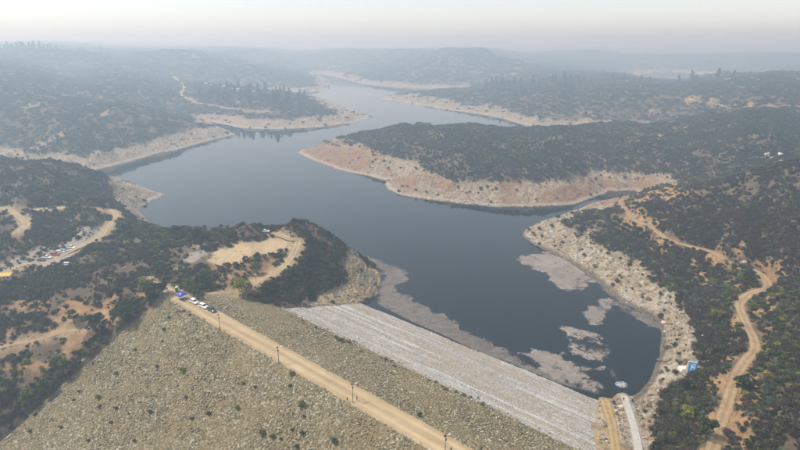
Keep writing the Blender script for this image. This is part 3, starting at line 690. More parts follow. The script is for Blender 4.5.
# ------------------------------------------------------------------ scattered cover (geometry nodes on a point cloud)
def scatter(name, P, S, RZ, K, coll, label=None, cat=None, parent=None, tilt=None):
    me = bpy.data.meshes.new(name); me.vertices.add(len(P)); me.vertices.foreach_set('co', np.asarray(P, np.float32).ravel())
    a = me.attributes.new('scl', 'FLOAT_VECTOR', 'POINT'); a.data.foreach_set('vector', np.asarray(S, np.float32).ravel())
    rot = np.zeros((len(P), 3), np.float32); rot[:, 2] = RZ
    if tilt is not None: rot[:, :2] = tilt
    a = me.attributes.new('rotv', 'FLOAT_VECTOR', 'POINT'); a.data.foreach_set('vector', rot.ravel())
    a = me.attributes.new('pick', 'INT', 'POINT'); a.data.foreach_set('value', np.asarray(K, np.int32))
    o = new_obj(name, me, None, parent)
    g = bpy.data.node_groups.new(name + '_spread', 'GeometryNodeTree')
    g.interface.new_socket('Geometry', in_out='INPUT', socket_type='NodeSocketGeometry'); g.interface.new_socket('Geometry', in_out='OUTPUT', socket_type='NodeSocketGeometry')
    gi = g.nodes.new('NodeGroupInput'); go = g.nodes.new('NodeGroupOutput'); ip = g.nodes.new('GeometryNodeInstanceOnPoints'); ci = g.nodes.new('GeometryNodeCollectionInfo')
    ci.inputs['Collection'].default_value = coll; ci.inputs['Separate Children'].default_value = True; ci.inputs['Reset Children'].default_value = True
    def na(n, t):
        x = g.nodes.new('GeometryNodeInputNamedAttribute'); x.data_type = t; x.inputs['Name'].default_value = n; return x.outputs['Attribute']
    g.links.new(gi.outputs[0], ip.inputs['Points']); g.links.new(ci.outputs[0], ip.inputs['Instance']); ip.inputs['Pick Instance'].default_value = True
    g.links.new(na('pick', 'INT'), ip.inputs['Instance Index']); g.links.new(na('rotv', 'FLOAT_VECTOR'), ip.inputs['Rotation']); g.links.new(na('scl', 'FLOAT_VECTOR'), ip.inputs['Scale'])
    g.links.new(ip.outputs[0], go.inputs[0])
    md = o.modifiers.new('spread', 'NODES'); md.node_group = g
    return tag(o, label, cat, kind='stuff')
# ------------------------------------------------------------------ where scrub grows
def polar_pts(r0, r1, dens, th=0.78):
    n = int(th * (r1 * r1 - r0 * r0) * dens); r = np.sqrt(rng.random(n) * (r1 * r1 - r0 * r0) + r0 * r0); t = (rng.random(n) * 2 - 1) * th
    return np.sin(t) * r, np.cos(t) * r
def veg_prob(x, y):
    g = lambda a: gsample(a, x, y)
    r = np.hypot(x, y)
    p = 1 - np.clip(g(bare) * np.where(r > 330, 1.06, 1.0), 0, np.where(r > 330, 0.965, 0.975))
    p = p * (1 - np.clip(g(tan) * np.where(r < 450, 1.05, 0.75), 0, 1)) * (1 - np.clip(g(grey) * 1.02, 0, 1)) * (1 - np.clip(g(orange) * np.where(x > 60, 0.72, 0.80), 0, 0.9))
    p = p * sstep(0.3, 2.2, g(road_d)) * (g(sdist) > 1.5) * ((g(fsd) > 1.0) | (y * E2[1] + x * E2[0] > 192))
    cl = fbm(x / 17, y / 17, 4, 201)
    p = p * np.clip(np.where(r > 330, 0.72, 0.85) + 0.55 * cl, np.where((x > 60) & (r < 520), 0.8, 0.12), 1)
    left = (x < -60) & (r < 330); p = np.where(left, p * np.clip(0.62 + 0.95 * fbm(x / 13, y / 13, 3, 203), 0.05, 1), p)
    return p
def kinds_for(x, y, n):
    r = np.hypot(x, y); u = rng.random(n); k = np.zeros(n, int)
    pat = fbm(x / 30, y / 30, 3, 211) * 0.18
    right = (x > 60) & (r < 420); left = (x < 40) & (r < 330); foreh = (x < -120) & (r >= 330) & (r < 520)
    def pick(mask, w_):
        c = np.cumsum(w_); uu = np.clip(u + pat, 0, 0.999)
        k[mask] = np.searchsorted(c, uu[mask] * c[-1])
    pick(np.ones(n, bool), [0.50, 0.30, 0.14, 0.05, 0.01])
    pick(right, [0.80, 0.08, 0.07, 0.045, 0.005]); pick(left, [0.57, 0.27, 0.13, 0.02, 0.01]); pick(foreh, [0.45, 0.40, 0.13, 0.02, 0.0])
    low = right & (gsample(Hh, x, y) < 23); pick(low, [0.58, 0.22, 0.11, 0.085, 0.005])
    return k
pts = []
for r0, r1, dn, s0, s1 in ((60, 330, 1.35, 1.1, 3.5), (330, 720, 0.37, 1.6, 4.2)):
    x, y = polar_pts(r0, r1, dn, 0.95); m = rng.random(len(x)) < veg_prob(x, y); x, y = x[m], y[m]
    s = s0 + (s1 - s0) * rng.random(len(x)) ** 2.0; k = kinds_for(x, y, len(x))
    pts.append(np.column_stack([x, y, hz(x, y) - 0.05, s, k]))
NEARV = np.vstack(pts)
# ------------------------------------------------------------------ the largest-looking shrubs become things of their own
u_, v_, dep_ = project(NEARV[:, 0], NEARV[:, 1], NEARV[:, 2])
def visible(x, y, z):
    ok = np.ones(len(x), bool)
    for f_ in np.linspace(0.45, 0.97, 40):
        ok &= gsample(Hh, x * f_, y * f_) < CAM_H + (z + 1.0 - CAM_H) * f_ + 0.3
    return ok
cand = np.where((u_ > 4) & (u_ < 796) & (v_ > 160) & (v_ < 446) & (dep_ < 330))[0]
cand = cand[visible(NEARV[cand, 0], NEARV[cand, 1], NEARV[cand, 2])]
big = cand[np.argsort(-(NEARV[cand, 3] / dep_[cand]))][:230]
WORD = {'grey': 'half-bare grey-brown shrub', 'dark': 'dark green bushy shrub', 'olive': 'olive green shrub', 'blue': 'pale blue-green shrub', 'yellow': 'bright yellow-green shrub'}
def place_word(x, y):
    uu, vv, _ = project(x, y, float(hz(x, y)))
    if uu < 165 and vv > 285: return 'on the eroded slope below the left dam abutment'
    if uu < 150 and vv > 225: return 'on the left bank by the car park'
    if uu < 400: return 'on the headland between dam and water'
    if uu > 610 and float(gsample(road_d, x, y)) < 9:
        return 'beside the ochre road ' + ('near its upper end' if vv < 250 else 'at its sharp bend' if vv < 300 else 'below its bend' if vv < 350 else 'on its straight lowest stretch')
    L, _ = road_pts['hillside_road']; kk = np.argmin((L[:, 0] - x) ** 2 + (L[:, 1] - y) ** 2)
    if math.hypot(x, y) > 0 and x > L[kk, 0]: return 'on the slope above the ochre road ' + ('along its upper stretch' if vv < 260 else 'behind its bend' if vv < 340 else 'along its lowest stretch')
    return 'between ochre road and rocky bank ' + ('opposite the upper scum mat' if vv < 290 else 'above the dark cove' if vv < 360 else 'near the blue block')
pnames = {'grey': 'shrub', 'dark': 'shrub', 'olive': 'shrub', 'blue': 'shrub', 'yellow': 'shrub'}
def put_plant(name, key, loc, scl, rz, label, cat, group, parts=('foliage', 'stems')):
    e = empty(name, loc, rz); e.scale = scl
    fm, sm = pmesh[key]
    new_obj(parts[0], fm, None, e); new_obj(parts[1], sm, None, e)
    return tag(e, label, cat, group)
for i in big:
    x, y, z, s, k = NEARV[i]; kk = KINDS[int(k)]; lb = ('large ' if s > 3.35 else 'low ' if s > 3.0 else 'small ') + WORD[kk] + ' ' + place_word(x, y)
    put_plant('shrub', (kk, int(rng.integers(3))), (x, y, z), (s, s, s * (0.8 + 0.4 * rng.random())), rng.random() * 6.28, lb, 'shrub', lb.replace('shrub', 'shrubs'))
rest = np.ones(len(NEARV), bool); rest[big] = False; NEARV = NEARV[rest]
def cover(name, A, label, far_=False):
    n = len(A); K = np.empty(n, int)
    for q in range(n):
        kk = KINDS[int(A[q, 4])]
        K[q] = pidx[('far_' + (kk if kk in ('grey', 'dark', 'olive') else 'dark'), int(q % 2))] if far_ else pidx[(kk, int(q % 3))]
    s = A[:, 3]; S = np.column_stack([s, s, s * (0.75 + 0.45 * rng.random(n))])
    scatter(name, A[:, :3], S, rng.random(n) * 6.28, K, PROTO, label, 'scrub')
rN = np.hypot(NEARV[:, 0], NEARV[:, 1]); right = (NEARV[:, 0] > 60)
cover('scrub_cover', NEARV[right & (rN < 400)], 'grey-brown scrub covering the right hillside')
cover('scrub_cover', NEARV[~right & (rN < 330)], 'mixed green and grey scrub on the left bank and headland')
cover('scrub_cover', NEARV[(rN >= 400) & right | (rN >= 330) & ~right], 'dense scrub over the middle peninsula and left rise')
pts = []
for r0, r1, dn, s0, s1 in ((720, 1500, 0.065, 3.5, 8), (1500, 3600, 0.012, 8, 17)):
    x, y = polar_pts(r0, r1, dn, 0.74); m = rng.random(len(x)) < veg_prob(x, y) * 1.1; x, y = x[m], y[m]
    s = s0 + (s1 - s0) * rng.random(len(x)) ** 1.6; pts.append(np.column_stack([x, y, hz(x, y) - 0.2, s, kinds_for(x, y, len(x))]))
cover('scrub_cover', np.vstack(pts), 'hazy scrub thickets on the distant hills', True)
x, y = polar_pts(100, 330, 0.5, 0.80); g_ = lambda a: gsample(a, x, y)
m = (g_(fsd) > 0.5) & (g_(sdist) > 2) & (g_(road_d) > 0.4) & (g_(bare) < 0.6) & (g_(grey) < 0.5) & (rng.random(len(x)) < np.where(g_(tan) > 0.4, 0.55, 0.30) * np.clip(0.6 + fbm(x / 8, y / 8, 3, 241), 0.05, 1)); x, y = x[m], y[m]; n = len(x); s = 0.35 + 0.75 * rng.random(n) ** 2
scatter('dry_grass', np.column_stack([x, y, hz(x, y) - 0.02]), np.column_stack([s, s, s * 0.7]), rng.random(n) * 6.28, np.array([pidx[('straw', q % 2)] for q in range(n)]), PROTO, 'dry straw-coloured grass tufts on the open ground', 'grass')
# ------------------------------------------------------------------ loose stone
def scatter_dam(name, t0, t1, s0, s1, dens, a, b, coll, pw=2.5):
    n = int((t1 - t0) * (s1 - s0) * dens); t = t0 + (t1 - t0) * rng.random(n); s = s0 + (s1 - s0) * rng.random(n)
    d, i, _ = poly_dist(t, s, DAM_FOOT); m = i & (d > 0.3) & (rng.random(n) < np.clip(0.75 + 0.7 * fbm(t / 9, s / 9, 3, 221), 0.2, 1)); t, s = t[m], s[m]; n = len(t)
    z = dam_z(s); sz = a + (b - a) * rng.random(n) ** pw
    scatter(name, dam_local(t, s, z + sz * 0.08), np.column_stack([sz * (0.8 + 0.5 * rng.random(n)), sz, sz * (0.7 + 0.4 * rng.random(n))]), rng.random(n) * 6.28, rng.integers(0, 5, n), coll, parent=dam, tilt=rng.normal(size=(n, 2)) * 0.35)
R_OL = rock_protos('riprap_shapes', M['stone_olive'], 500); R_PA = rock_protos('washed_shapes', M['stone_pale'], 520); R_BK = rock_protos('bank_shapes', M['stone_bank'], 540)
scatter_dam('riprap_stones', -209, 2, 8, S_DN + 0.45, 3.0, 0.25, 0.85, R_OL)
scatter_dam('riprap_stones', -203, -12, S_UP - 0.35, S_BAND + 1.5, 3.0, 0.25, 0.8, R_OL)
scatter_dam('facing_stones', -185, -36, S_BAND + 0.5, 171, 0.5, 0.2, 0.6, R_PA)
def scatter_ground(name, x, y, a, b, coll, label, cat, pw=3.0):
    n = len(x); sz = a + (b - a) * rng.random(n) ** pw
    scatter(name, np.column_stack([x, y, hz(x, y) + sz * 0.1]), np.column_stack([sz * (0.8 + 0.5 * rng.random(n)), sz, sz * (0.6 + 0.5 * rng.random(n))]), rng.random(n) * 6.28, rng.integers(0, 5, n), coll, label, cat, tilt=rng.normal(size=(n, 2)) * 0.3)
x, y = polar_pts(110, 480, 1.3, 0.78); m = (gsample(bare, x, y) > 0.45) & (gsample(sdist, x, y) > 0.5) & (gsample(fsd, x, y) > 0) & (gsample(road_d, x, y) > 0.2)
m &= rng.random(len(x)) < np.clip((0.55 + 0.9 * fbm(x / 12, y / 12, 3, 231)) * np.where(np.hypot(x, y) > 330, 0.4, 1), 0.03, 1)
scatter_ground('bank_rubble', x[m], y[m], 0.3, 1.4, R_BK, 'pale rock rubble strewn over the exposed banks', 'rubble', 4.0)
pp = [hit(u, v) for u, v in [(598, 402), (622, 400), (650, 396), (662, 410), (656, 440), (648, 465), (600, 465)]]
x = 40 + 80 * rng.random(9000); y = 100 + 80 * rng.random(9000); dd_, ii_, _ = poly_dist(x, y, pp); m = ii_ & (gsample(road_d, x, y) > 0.3) & (gsample(fsd, x, y) > 0) & (hz(x, y) > 0.2)
scatter_ground('shore_rubble', x[m], y[m], 0.3, 1.5, R_BK, 'rock rubble piled between the track and the concrete walkway', 'rubble', 3.0)
x, y = polar_pts(110, 330, 0.06, 0.74); m = (gsample(bare, x, y) < 0.4) & (gsample(sdist, x, y) > 0.5) & (gsample(fsd, x, y) > 0.5) & (gsample(road_d, x, y) > 0.2) & (gsample(tan, x, y) < 0.4)
scatter_ground('hill_rubble', x[m], y[m], 0.25, 1.5, R_BK, 'scattered loose stones among the shrubs', 'rubble', 3.0)

# ------------------------------------------------------------------ placing things
def on_ground(u, v):
    x, y = hit(u, v); return (x, y, float(hz(x, y)))
def on_dam(u, v):
    d = ray(u, v); lo, hi = 60.0, 400.0
    for _ in range(40):
        m = (lo + hi) / 2; p = d * m; s = p[0] * E2[0] + p[1] * E2[1]
        if CAM_H + p[2] < float(dam_z(np.array(s))): hi = m
        else: lo = m
    p = d * hi; s = p[0] * E2[0] + p[1] * E2[1]; return (p[0], p[1], float(dam_z(np.array(s))) + (0.05 if S_DN < s < S_UP else 0.0))
# ------------------------------------------------------------------ trees near the dam
for k, leaf in (('dark', 'dark'), ('olive', 'olive'), ('yellow', 'yellow')):
    for v in range(2):
        (V, Fc), st = tree_broad(600 + v + 10 * len(k)); pmesh[('tree_' + k, v)] = (np_mesh('crown', V, Fc, LEAF[leaf], False), st.mesh('trunk', M['bark']))
for v in range(3):
    (V, Fc), st = tree_conifer(650 + v); pmesh[('conifer', v)] = (np_mesh('crown', V, Fc, LEAF['dark'], False), st.mesh('trunk', M['bark']))
TREES = [
 (148,300,9.0,'olive','broad olive green tree beside the track at the left end of the dam'),
 (163,296,6.0,'dark','dark rounded tree at the left end of the dam crest'),
 (125,322,9.0,'dark','large dark tree at the top edge of the stony dam face'),
 (97,334,8.5,'dark','large dark tree beside the narrow lower track'),
 (74,323,5.5,'olive','small olive tree on the orange eroded slope'),
 (64,375,7.5,'olive','yellowish olive tree in the groin below the dam abutment'),
 (46,388,6.5,'dark','dark tree in the groin below the yellowish olive tree'),
 (27,394,6.0,'olive','low olive tree in the groin at the foot of the left slope'),
 (128,236,7.5,'dark','dark round tree above the bend of the pale track'),
 (177,239,7.0,'dark','dark tree on the shore rim beside a paired dark tree'),
 (197,241,6.5,'dark','broad dark tree on the shore rim behind the stony patch'),
 (230,239,5.0,'dark','dark tree on the rim behind the dry clearing'),
 (257,274,5.5,'olive','olive tree beside the headland road below the clearing'),
 (243,299,8.5,'yellow','yellow-green rounded tree at the inner edge of the dam water face'),
 (267,297,6.5,'dark','dark tree next to the yellow-green tree'),
 (160,279,7.5,'dark','tall dark tree above the left end of the crest road'),
 (206,286,6.0,'dark','dark tree behind the parked white cars'),
 (170,262,5.0,'olive','olive tree on the stony patch of the left bank'),
 (102,208,6.5,'dark','dark tree at the road fork by the rocky point'),
 (36,203,5.5,'olive','olive tree in the row behind the far car clearing'),
 (46,203,6.0,'olive','taller olive tree in the row behind the far car clearing'),
 (58,202,6.0,'olive','pale olive tree in the row behind the far car clearing'),
 (70,201,5.5,'dark','dark tree ending the row behind the far car clearing'),
 (12,196,6.0,'dark','dark tree on the rise above the grey hollow track'),
 (194,297,4.5,'olive','small olive tree between the blue canopy and the white cars'),
 (307,240,5.0,'dark','dark tree at the outer bend of the headland road'),
 (338,260,5.0,'dark','dark tree at the rim of the layered bluff'),
 (321,248,4.5,'dark','dark tree on the headland crest inland of the bluff'),
 (333,272,4.5,'olive','olive tree on the headland slope above the bluff'),
 (742,393,6.0,'dark','dark rounded tree on the inner edge of the hillside road'),
 (706,437,6.0,'dark','dark rounded tree below the hillside road above the concrete strip'),
 (684,421,5.0,'yellow','yellow-olive tree on the bank beside the concrete strip'),
 (684,393,5.0,'dark','dark tree just below the blue painted panel'),
 (716,320,4.5,'yellow','yellow-green tree on the bank near the bare rubble'),
 (637,237,6.0,'dark','dark tree just below the upper end of the hillside road'),
 (596,330,0,'',''),
]
for u, v, h, k, lb in TREES:
    if not h: continue
    x, y, z = on_ground(u, v); e = empty('tree', (x, y, z - 0.1), rng.random() * 6.28); h *= 1.15; wsc = h * (0.95 + 0.2 * rng.random()); e.scale = (wsc, wsc, h)
    fm, sm = pmesh[('tree_' + k, int(rng.integers(2)))]; new_obj('crown', fm, None, e); new_obj('trunk', sm, None, e); tag(e, lb, 'tree')
def far_trees(n, box, hgt, label, group, zmin=14, tries=4000, kind='conifer', line=None):
    c = 0
    for _ in range(tries):
        if c >= n: break
        if line is not None:
            a = rng.random(); k = min(int(a * (len(line) - 1)), len(line) - 2); f_ = a * (len(line) - 1) - k
            u = line[k][0] + (line[k + 1][0] - line[k][0]) * f_; v = line[k][1] + (line[k + 1][1] - line[k][1]) * f_ + abs(rng.normal()) * 1.2
        else: u, v = box[0] + (box[2] - box[0]) * rng.random(), box[1] + (box[3] - box[1]) * rng.random()
        x, y = hit(u, v); z = float(hz(x, y))
        if z < zmin or float(gsample(bare, x, y)) > 0.4 or float(gsample(road_d, x, y)) < 2: continue
        h = hgt * (0.6 + 0.7 * rng.random()); e = empty('pine_tree', (x, y, z - 0.3), rng.random() * 6.28); e.scale = (h * 1.15, h * 1.15, h)
        fm, sm = pmesh[('conifer', int(rng.integers(3)))]; new_obj('crown', fm, None, e); new_obj('trunk', sm, None, e); tag(e, label, 'tree', group); c += 1
def ridge_trees(n, u0, u1, r0, r1, hgt, label, group, back=25):
    for k in range(n):
        u = u0 + (u1 - u0) * (k + rng.random()) / n; a = math.atan((u - 400) / F / cP); r_ = np.geomspace(r0, r1, 300)
        x_ = np.sin(a) * r_; y_ = np.cos(a) * r_; el = (hz(x_, y_) - CAM_H) / r_; q = int(np.argmax(el)); rr = r_[q] - back * (rng.random() - .3)
        x, y = math.sin(a) * rr, math.cos(a) * rr; h = hgt * (0.55 + 0.75 * rng.random()); e = empty('pine_tree', (x, y, float(hz(x, y)) - .3), rng.random() * 6.28); e.scale = (h * 1.2, h * 1.2, h)
        fm, sm = pmesh[('conifer', int(rng.integers(3)))]; new_obj('crown', fm, None, e); new_obj('trunk', sm, None, e); tag(e, label, 'tree', group)
ridge_trees(48, 2, 135, 1100, 2300, 17, 'pale hazy pine in the row along the far left skyline', 'pines on the left skyline')
far_trees(80, (196, 88, 332, 106), 16, 'bluish pine on the wooded spit across the water', 'pines on the wooded spit', 9)
far_trees(14, (232, 70, 262, 90), 14, 'hazy pine among the distant white houses', 'pines among the far houses', 15)
ridge_trees(16, 474, 570, 800, 1250, 18, 'slim pine on the ridge behind the middle peninsula', 'pines on the back ridge'); ridge_trees(10, 590, 705, 800, 1300, 18, 'slim pine on the ridge in front of the far pale water', 'pines before the far water')
# ------------------------------------------------------------------ tufts on the stone faces
DB = [(540,220,0),(703,328,0),(775,405,0),(290,298,0),(480,130,1),(235,280,1),(345,228,1),(275,195,1),(218,305,1),(500,60,1),(485,97,1),(262,425,1),(400,425,1),(295,325,1),(105,348,1),(90,398,2),(400,155,1),(720,255,2),(755,265,2),(345,330,2),(380,345,2),(445,340,2),(550,295,2),(620,345,2),(570,358,2),(330,370,2),(180,385,1),(465,205,2)]
DB = [(u / 2.96, 298 + v / 2.96, k) for u, v, k in DB] + [(260 + u / 2.96, 298 + v / 2.96, k) for u, v, k in [(95,228,0),(90,262,1),(125,322,0),(8,405,0),(38,415,0),(95,392,1),(218,430,0),(110,443,1),(130,352,2),(125,405,1),(472,350,1),(60,420,2)]]
for u, v, k in DB:
    x, y, z = on_dam(u, v); kk = ('dark', 'grey')[k - 1] if k else ('olive', 'yellow')[int(rng.integers(2))]; s = (2.6, 1.7, 1.6)[k] * (0.8 + 0.4 * rng.random())
    lb = {'yellow': 'bright green bush growing among the stones of the dam', 'olive': 'small olive bush growing among the stones of the dam', 'dark': 'small dark green bush growing among the stones of the dam', 'grey': 'dry grey bush growing among the stones of the dam'}[kk]
    put_plant('bush', (kk, int(rng.integers(3))), (x, y, z), (s, s, s * 0.95), rng.random() * 6.28, lb, 'bush', kk + ' bushes on the dam face')
WD = [(125,65,1.6),(165,85,2.6),(188,92,1.4),(226,118,2.4),(240,126,3.0),(262,130,2.2),(278,126,1.8),(300,156,2.2),(372,180,2.6),(388,186,2.2),(398,198,1.8),(358,176,1.5),(500,242,1.8),(520,246,1.8),(550,268,2.4),(580,276,2.0),(604,286,2.6),(625,292,1.5),(645,294,1.5),(660,315,2.6),(684,326,1.4),(95,52,1.5),(540,260,1.6)]
for i, (u, v, s) in enumerate(WD):
    x, y, z = on_dam(260 + u / 2.96, 298 + v / 2.96 + 1.2); gr = i in (4, 5, 3)
    put_plant('weed_clump', ('olive', i % 3) if gr else ('straw', i % 2), (x, y, z), (s, s, s * 0.8), rng.random() * 6.28,
              'green weed clump along the foot of the upper stone face' if gr else 'dry brown weed clump along the foot of the upper stone face', 'weed', 'green weeds on the water face' if gr else 'dry weeds on the water face')
# ------------------------------------------------------------------ street lamps on the crest
M['galv'] = paint('galvanised_steel', (0.30, 0.29, 0.27), 0.5, 0.4); M['white_paint'] = paint('white_paint', (0.78, 0.78, 0.76), 0.35, coat=0.2); M['black'] = paint('black_plastic', (0.02, 0.02, 0.022), 0.5)
M['panel'] = paint('solar_glass', (0.02, 0.025, 0.05), 0.15); M['wood'] = paint('grey_post_timber', (0.16, 0.12, 0.085), 0.9)
def lamp(loc, rz, label):
    e = empty('street_lamp', loc, rz)
    m = MB(); m.tube((0, 0, -0.3), (0, 0, 6.2), 0.11, 0.075, 10); m.build('pole', M['wood'], e, smooth=True)
    m = MB(); m.tube((0, 0, 0), (0, 0, 0.25), 0.24, 0.2, 10); m.build('base', M['galv'], e)
    m = MB(); m.tube((0, 0, 5.95), (0.95, 0, 6.35), 0.045, 0.04, 8); m.build('arm', M['galv'], e)
    h = MB(); h.box((1.2, 0, 6.42), (0.75, 0.34, 0.13), taper=0.8); hd = h.build('lamp_head', M['white_paint'], e, bevel=0.02)
    m = MB(); m.box((1.2, 0, 6.35), (0.5, 0.24, 0.03)); m.build('lens', M['galv'], hd)
    m = MB(); m.box((-0.15, 0, 6.45), (0.7, 0.5, 0.04), rx=0.3); m.build('solar_panel', M['panel'], e)
    m = MB(); m.box((0.0, -0.2, 5.3), (0.34, 0.24, 0.55)); m.build('control_box', M['black'], e, bevel=0.02)
    return tag(e, label, 'lamp', 'lamp posts along the dam crest')
for (u, v), lb in zip([(170, 304.5), (220.3, 330), (279, 364), (353, 402.5), (445, 456)],
        ['lamp post by the blue canopy at the left end of the crest', 'lamp post at the road edge just past the dark parked car', 'lone lamp post midway along the dam crest road', 'lamp post between two people on the dam crest', 'lamp post with black box beside a walking person']):
    x, y, z = on_dam(u, v); lamp((x, y, z), DAMROT + 1.2, lb)
# ------------------------------------------------------------------ cars
M['glass'] = paint('car_glass', (0.015, 0.018, 0.02), 0.08); M['tyre'] = paint('tyre_rubber', (0.02, 0.02, 0.02), 0.85); M['rim'] = paint('wheel_rim', (0.45, 0.45, 0.46), 0.35, 0.8)
M['headlight'] = paint('headlight_glass', (0.7, 0.72, 0.74), 0.1); M['taillight'] = paint('tail_light_red', (0.35, 0.01, 0.01), 0.2)
CARC = {k: paint(k + '_car_paint', c, 0.28, coat=0.6, var=0.05) for k, c in dict(white=(0.80, 0.80, 0.79), dark_green=(0.012, 0.03, 0.028), black=(0.012, 0.012, 0.014), red=(0.32, 0.018, 0.022), silver=(0.42, 0.46, 0.47), teal=(0.30, 0.46, 0.45), dark=(0.03, 0.032, 0.04)).items()}
def make_car(loc, rz, paint_, label, name='parked_car', style='suv', group=None):
    e = empty(name, loc, rz); L, W = (4.6, 1.85) if style == 'suv' else (4.3, 1.75); zh = 1.02 if style == 'suv' else 0.9
    prof = {'suv': [(-2.3, .45, .80), (-2.22, .32, 1.0), (-1.9, .30, 1.05), (0.9, .30, 1.04), (1.1, .30, 1.02), (2.0, .32, .92), (2.25, .38, .78), (2.3, .48, .62)],
            'sedan': [(-2.15, .42, .75), (-2.05, .30, .92), (-1.4, .28, .95), (0.6, .28, .93), (0.9, .28, .92), (1.8, .30, .80), (2.08, .36, .66), (2.15, .45, .55)],
            'pickup': [(-2.5, .50, .85), (-2.45, .38, 1.02), (-1.0, .34, 1.04), (0.7, .34, 1.04), (1.0, .34, 1.03), (2.2, .36, .98), (2.48, .42, .85), (2.5, .5, .70)]}[style]
    m = MB(); rings = []
    for x, z0, z1 in prof:
        w2 = W / 2 * (0.92 if abs(x) > 1.95 else 1.0); zm = (z0 + z1) / 2
        rings.append([(x, -w2 * .94, z0), (x, -w2, zm), (x, -w2 * .93, z1), (x, 0, z1 + .03), (x, w2 * .93, z1), (x, w2, zm), (x, w2 * .94, z0), (x, 0, z0 - .02)])
    m.loft([r[::-1] for r in rings]); body = m.build('body', CARC[paint_], e, smooth=True)
    x0, x1, r0, r1, zt = {'suv': (-2.1, 1.15, -1.85, 0.35, 1.66), 'sedan': (-1.55, 1.0, -0.95, 0.25, 1.40), 'pickup': (-0.75, 1.15, -0.6, 0.4, 1.68)}[style]
    zb = zh + .01; w2 = W / 2 * .9; wt_ = W / 2 * .74
    def cab(xa, xb, za, zc, wa, wb, ra, rb): return [[(xa, -wa, za), (xb, -wa, za), (xb, wa, za), (xa, wa, za)], [(ra, -wb, zc), (rb, -wb, zc), (rb, wb, zc), (ra, wb, zc)]]
    m = MB(); m.loft(cab(x0, x1, zb, zt - .05, w2, wt_, r0, r1)); m.build('windows', M['glass'], e)
    m = MB(); m.loft(cab(r0 - .04, r1 + .06, zt - .05, zt + .02, wt_ + .02, wt_ - .06, r0 + .1, r1 - .1)); m.build('roof', CARC[paint_], e)
    m = MB()
    for y in (-1, 1):
        for xa, xr in ((x0, r0), ((x0 + x1) / 2 - .1, (r0 + r1) / 2), (x1, r1)): m.tube((xa, y * (w2 + .005), zb), (xr, y * (wt_ + .005), zt - .04), .05, .05, 5)
    m.build('pillars', CARC[paint_], e)
    if style == 'pickup':
        m = MB(); m.box((-1.6, 0, 1.09), (1.5, W * .74, .05)); m.build('cargo_bed', M['black'], e)
    for x in (-L * .31, L * .31):
        for y in (-1, 1):
            wq = MB(); wq.tube((x, y * (W / 2 - .2), .34), (x, y * (W / 2 + .02), .34), .34, .34, 16); wh = wq.build('wheel', M['tyre'], e, smooth=False)
            q = MB(); q.tube((x, y * (W / 2 + .02), .34), (x, y * (W / 2 + .03), .34), .2, .18, 12); q.build('rim', M['rim'], wh)
    for y in (-1, 1):
        fx = prof[-2][0] + .02; q = MB(); q.box((fx, y * W * .33, prof[-2][2] - .06), (.12, .36, .14)); q.build('headlight', M['headlight'], e, bevel=.02)
        q = MB(); q.box((prof[0][0] + .03, y * W * .39, prof[0][2] + .02), (.1, .16, .26)); q.build('tail_light', M['taillight'], e, bevel=.02)
    return tag(e, label, 'car', group)
for u, v, rz, pc, st, lb in [(194.3, 303, DAMROT, 'white', 'suv', 'white car parked on the crest next to the clipped bush'), (203.8, 307.6, DAMROT + .05, 'white', 'suv', 'white car parked between another white car and a dark car on the crest'),
                         (212, 311.2, DAMROT + .02, 'dark_green', 'suv', 'dark green car parked on the dam crest ahead of two white cars')]:
    x, y, z = on_dam(u, v); make_car((x, y, z), rz, pc, lb, style=st)
for u, v, rz, pc, st, lb in [(41.5, 261, -.15, 'black', 'sedan', 'black car parked at the low end of the car park row'), (47.6, 258.4, -.1, 'white', 'pickup', 'white pickup parked beside the black car in the car park'),
                         (55.3, 255.4, -.1, 'red', 'suv', 'red car parked in the car park'), (60.6, 253.2, .1, 'white', 'suv', 'white car parked beside the red car'), (65.2, 251.8, .1, 'teal', 'sedan', 'pale teal car at the upper part of the car park row'),
                         (71.6, 248.4, -.2, 'white', 'pickup', 'white pickup parked apart at the top of the car park'), (68.5, 265.5, .2, 'white', 'suv', 'white car half hidden behind bushes below the car park'),
                         (52.6, 208.6, .25, 'dark', 'suv', 'dark car alone on the dry clearing by the left hill'), (265, 232.4, .1, 'white', 'pickup', 'white vehicle among trees on the headland rim')]:
    x, y, z = on_ground(u, v); make_car((x, y, z + .05), rz, pc, lb, style=st)
# ------------------------------------------------------------------ canopy, toilet, clipped bush
M['blue_cloth'] = paint('blue_canopy_cloth', (0.012, 0.06, 0.48), 0.7, var=.3); M['teal'] = paint('teal_plastic', (0.02, 0.19, 0.17), 0.5); M['steel_leg'] = paint('pale_tube', (0.6, 0.6, 0.6), 0.4, .5)
x, y, z = on_dam(182, 299); e = empty('canopy_tent', (x, y, z), DAMROT + .1)
m = MB(); R_ = 1.75
for k in range(4):
    a0, a1 = [(math.radians(45 + 90 * q)) for q in (k, k + 1)]; p0 = (R_ * 1.414 * math.cos(a0), R_ * 1.414 * math.sin(a0), 2.25); p1 = (R_ * 1.414 * math.cos(a1), R_ * 1.414 * math.sin(a1), 2.25)
    mid_ = ((p0[0] + p1[0]) / 4, (p0[1] + p1[1]) / 4, 2.72); m.add([p0, p1, (0, 0, 3.2)], [(0, 1, 2)])
    m.add([p0, p1, (p1[0] * 1.01, p1[1] * 1.01, 1.95), (p0[0] * 1.01, p0[1] * 1.01, 1.95)], [(3, 2, 1, 0)])
m.build('canopy', M['blue_cloth'], e)
m = MB(); m.add([(0.2, -0.5, 3.06), (0.9, -0.55, 2.78), (0.75, -1.0, 2.66), (0.25, -0.9, 2.80)], [(0, 3, 2, 1)]); m.build('white_print', M['white_paint'], e)
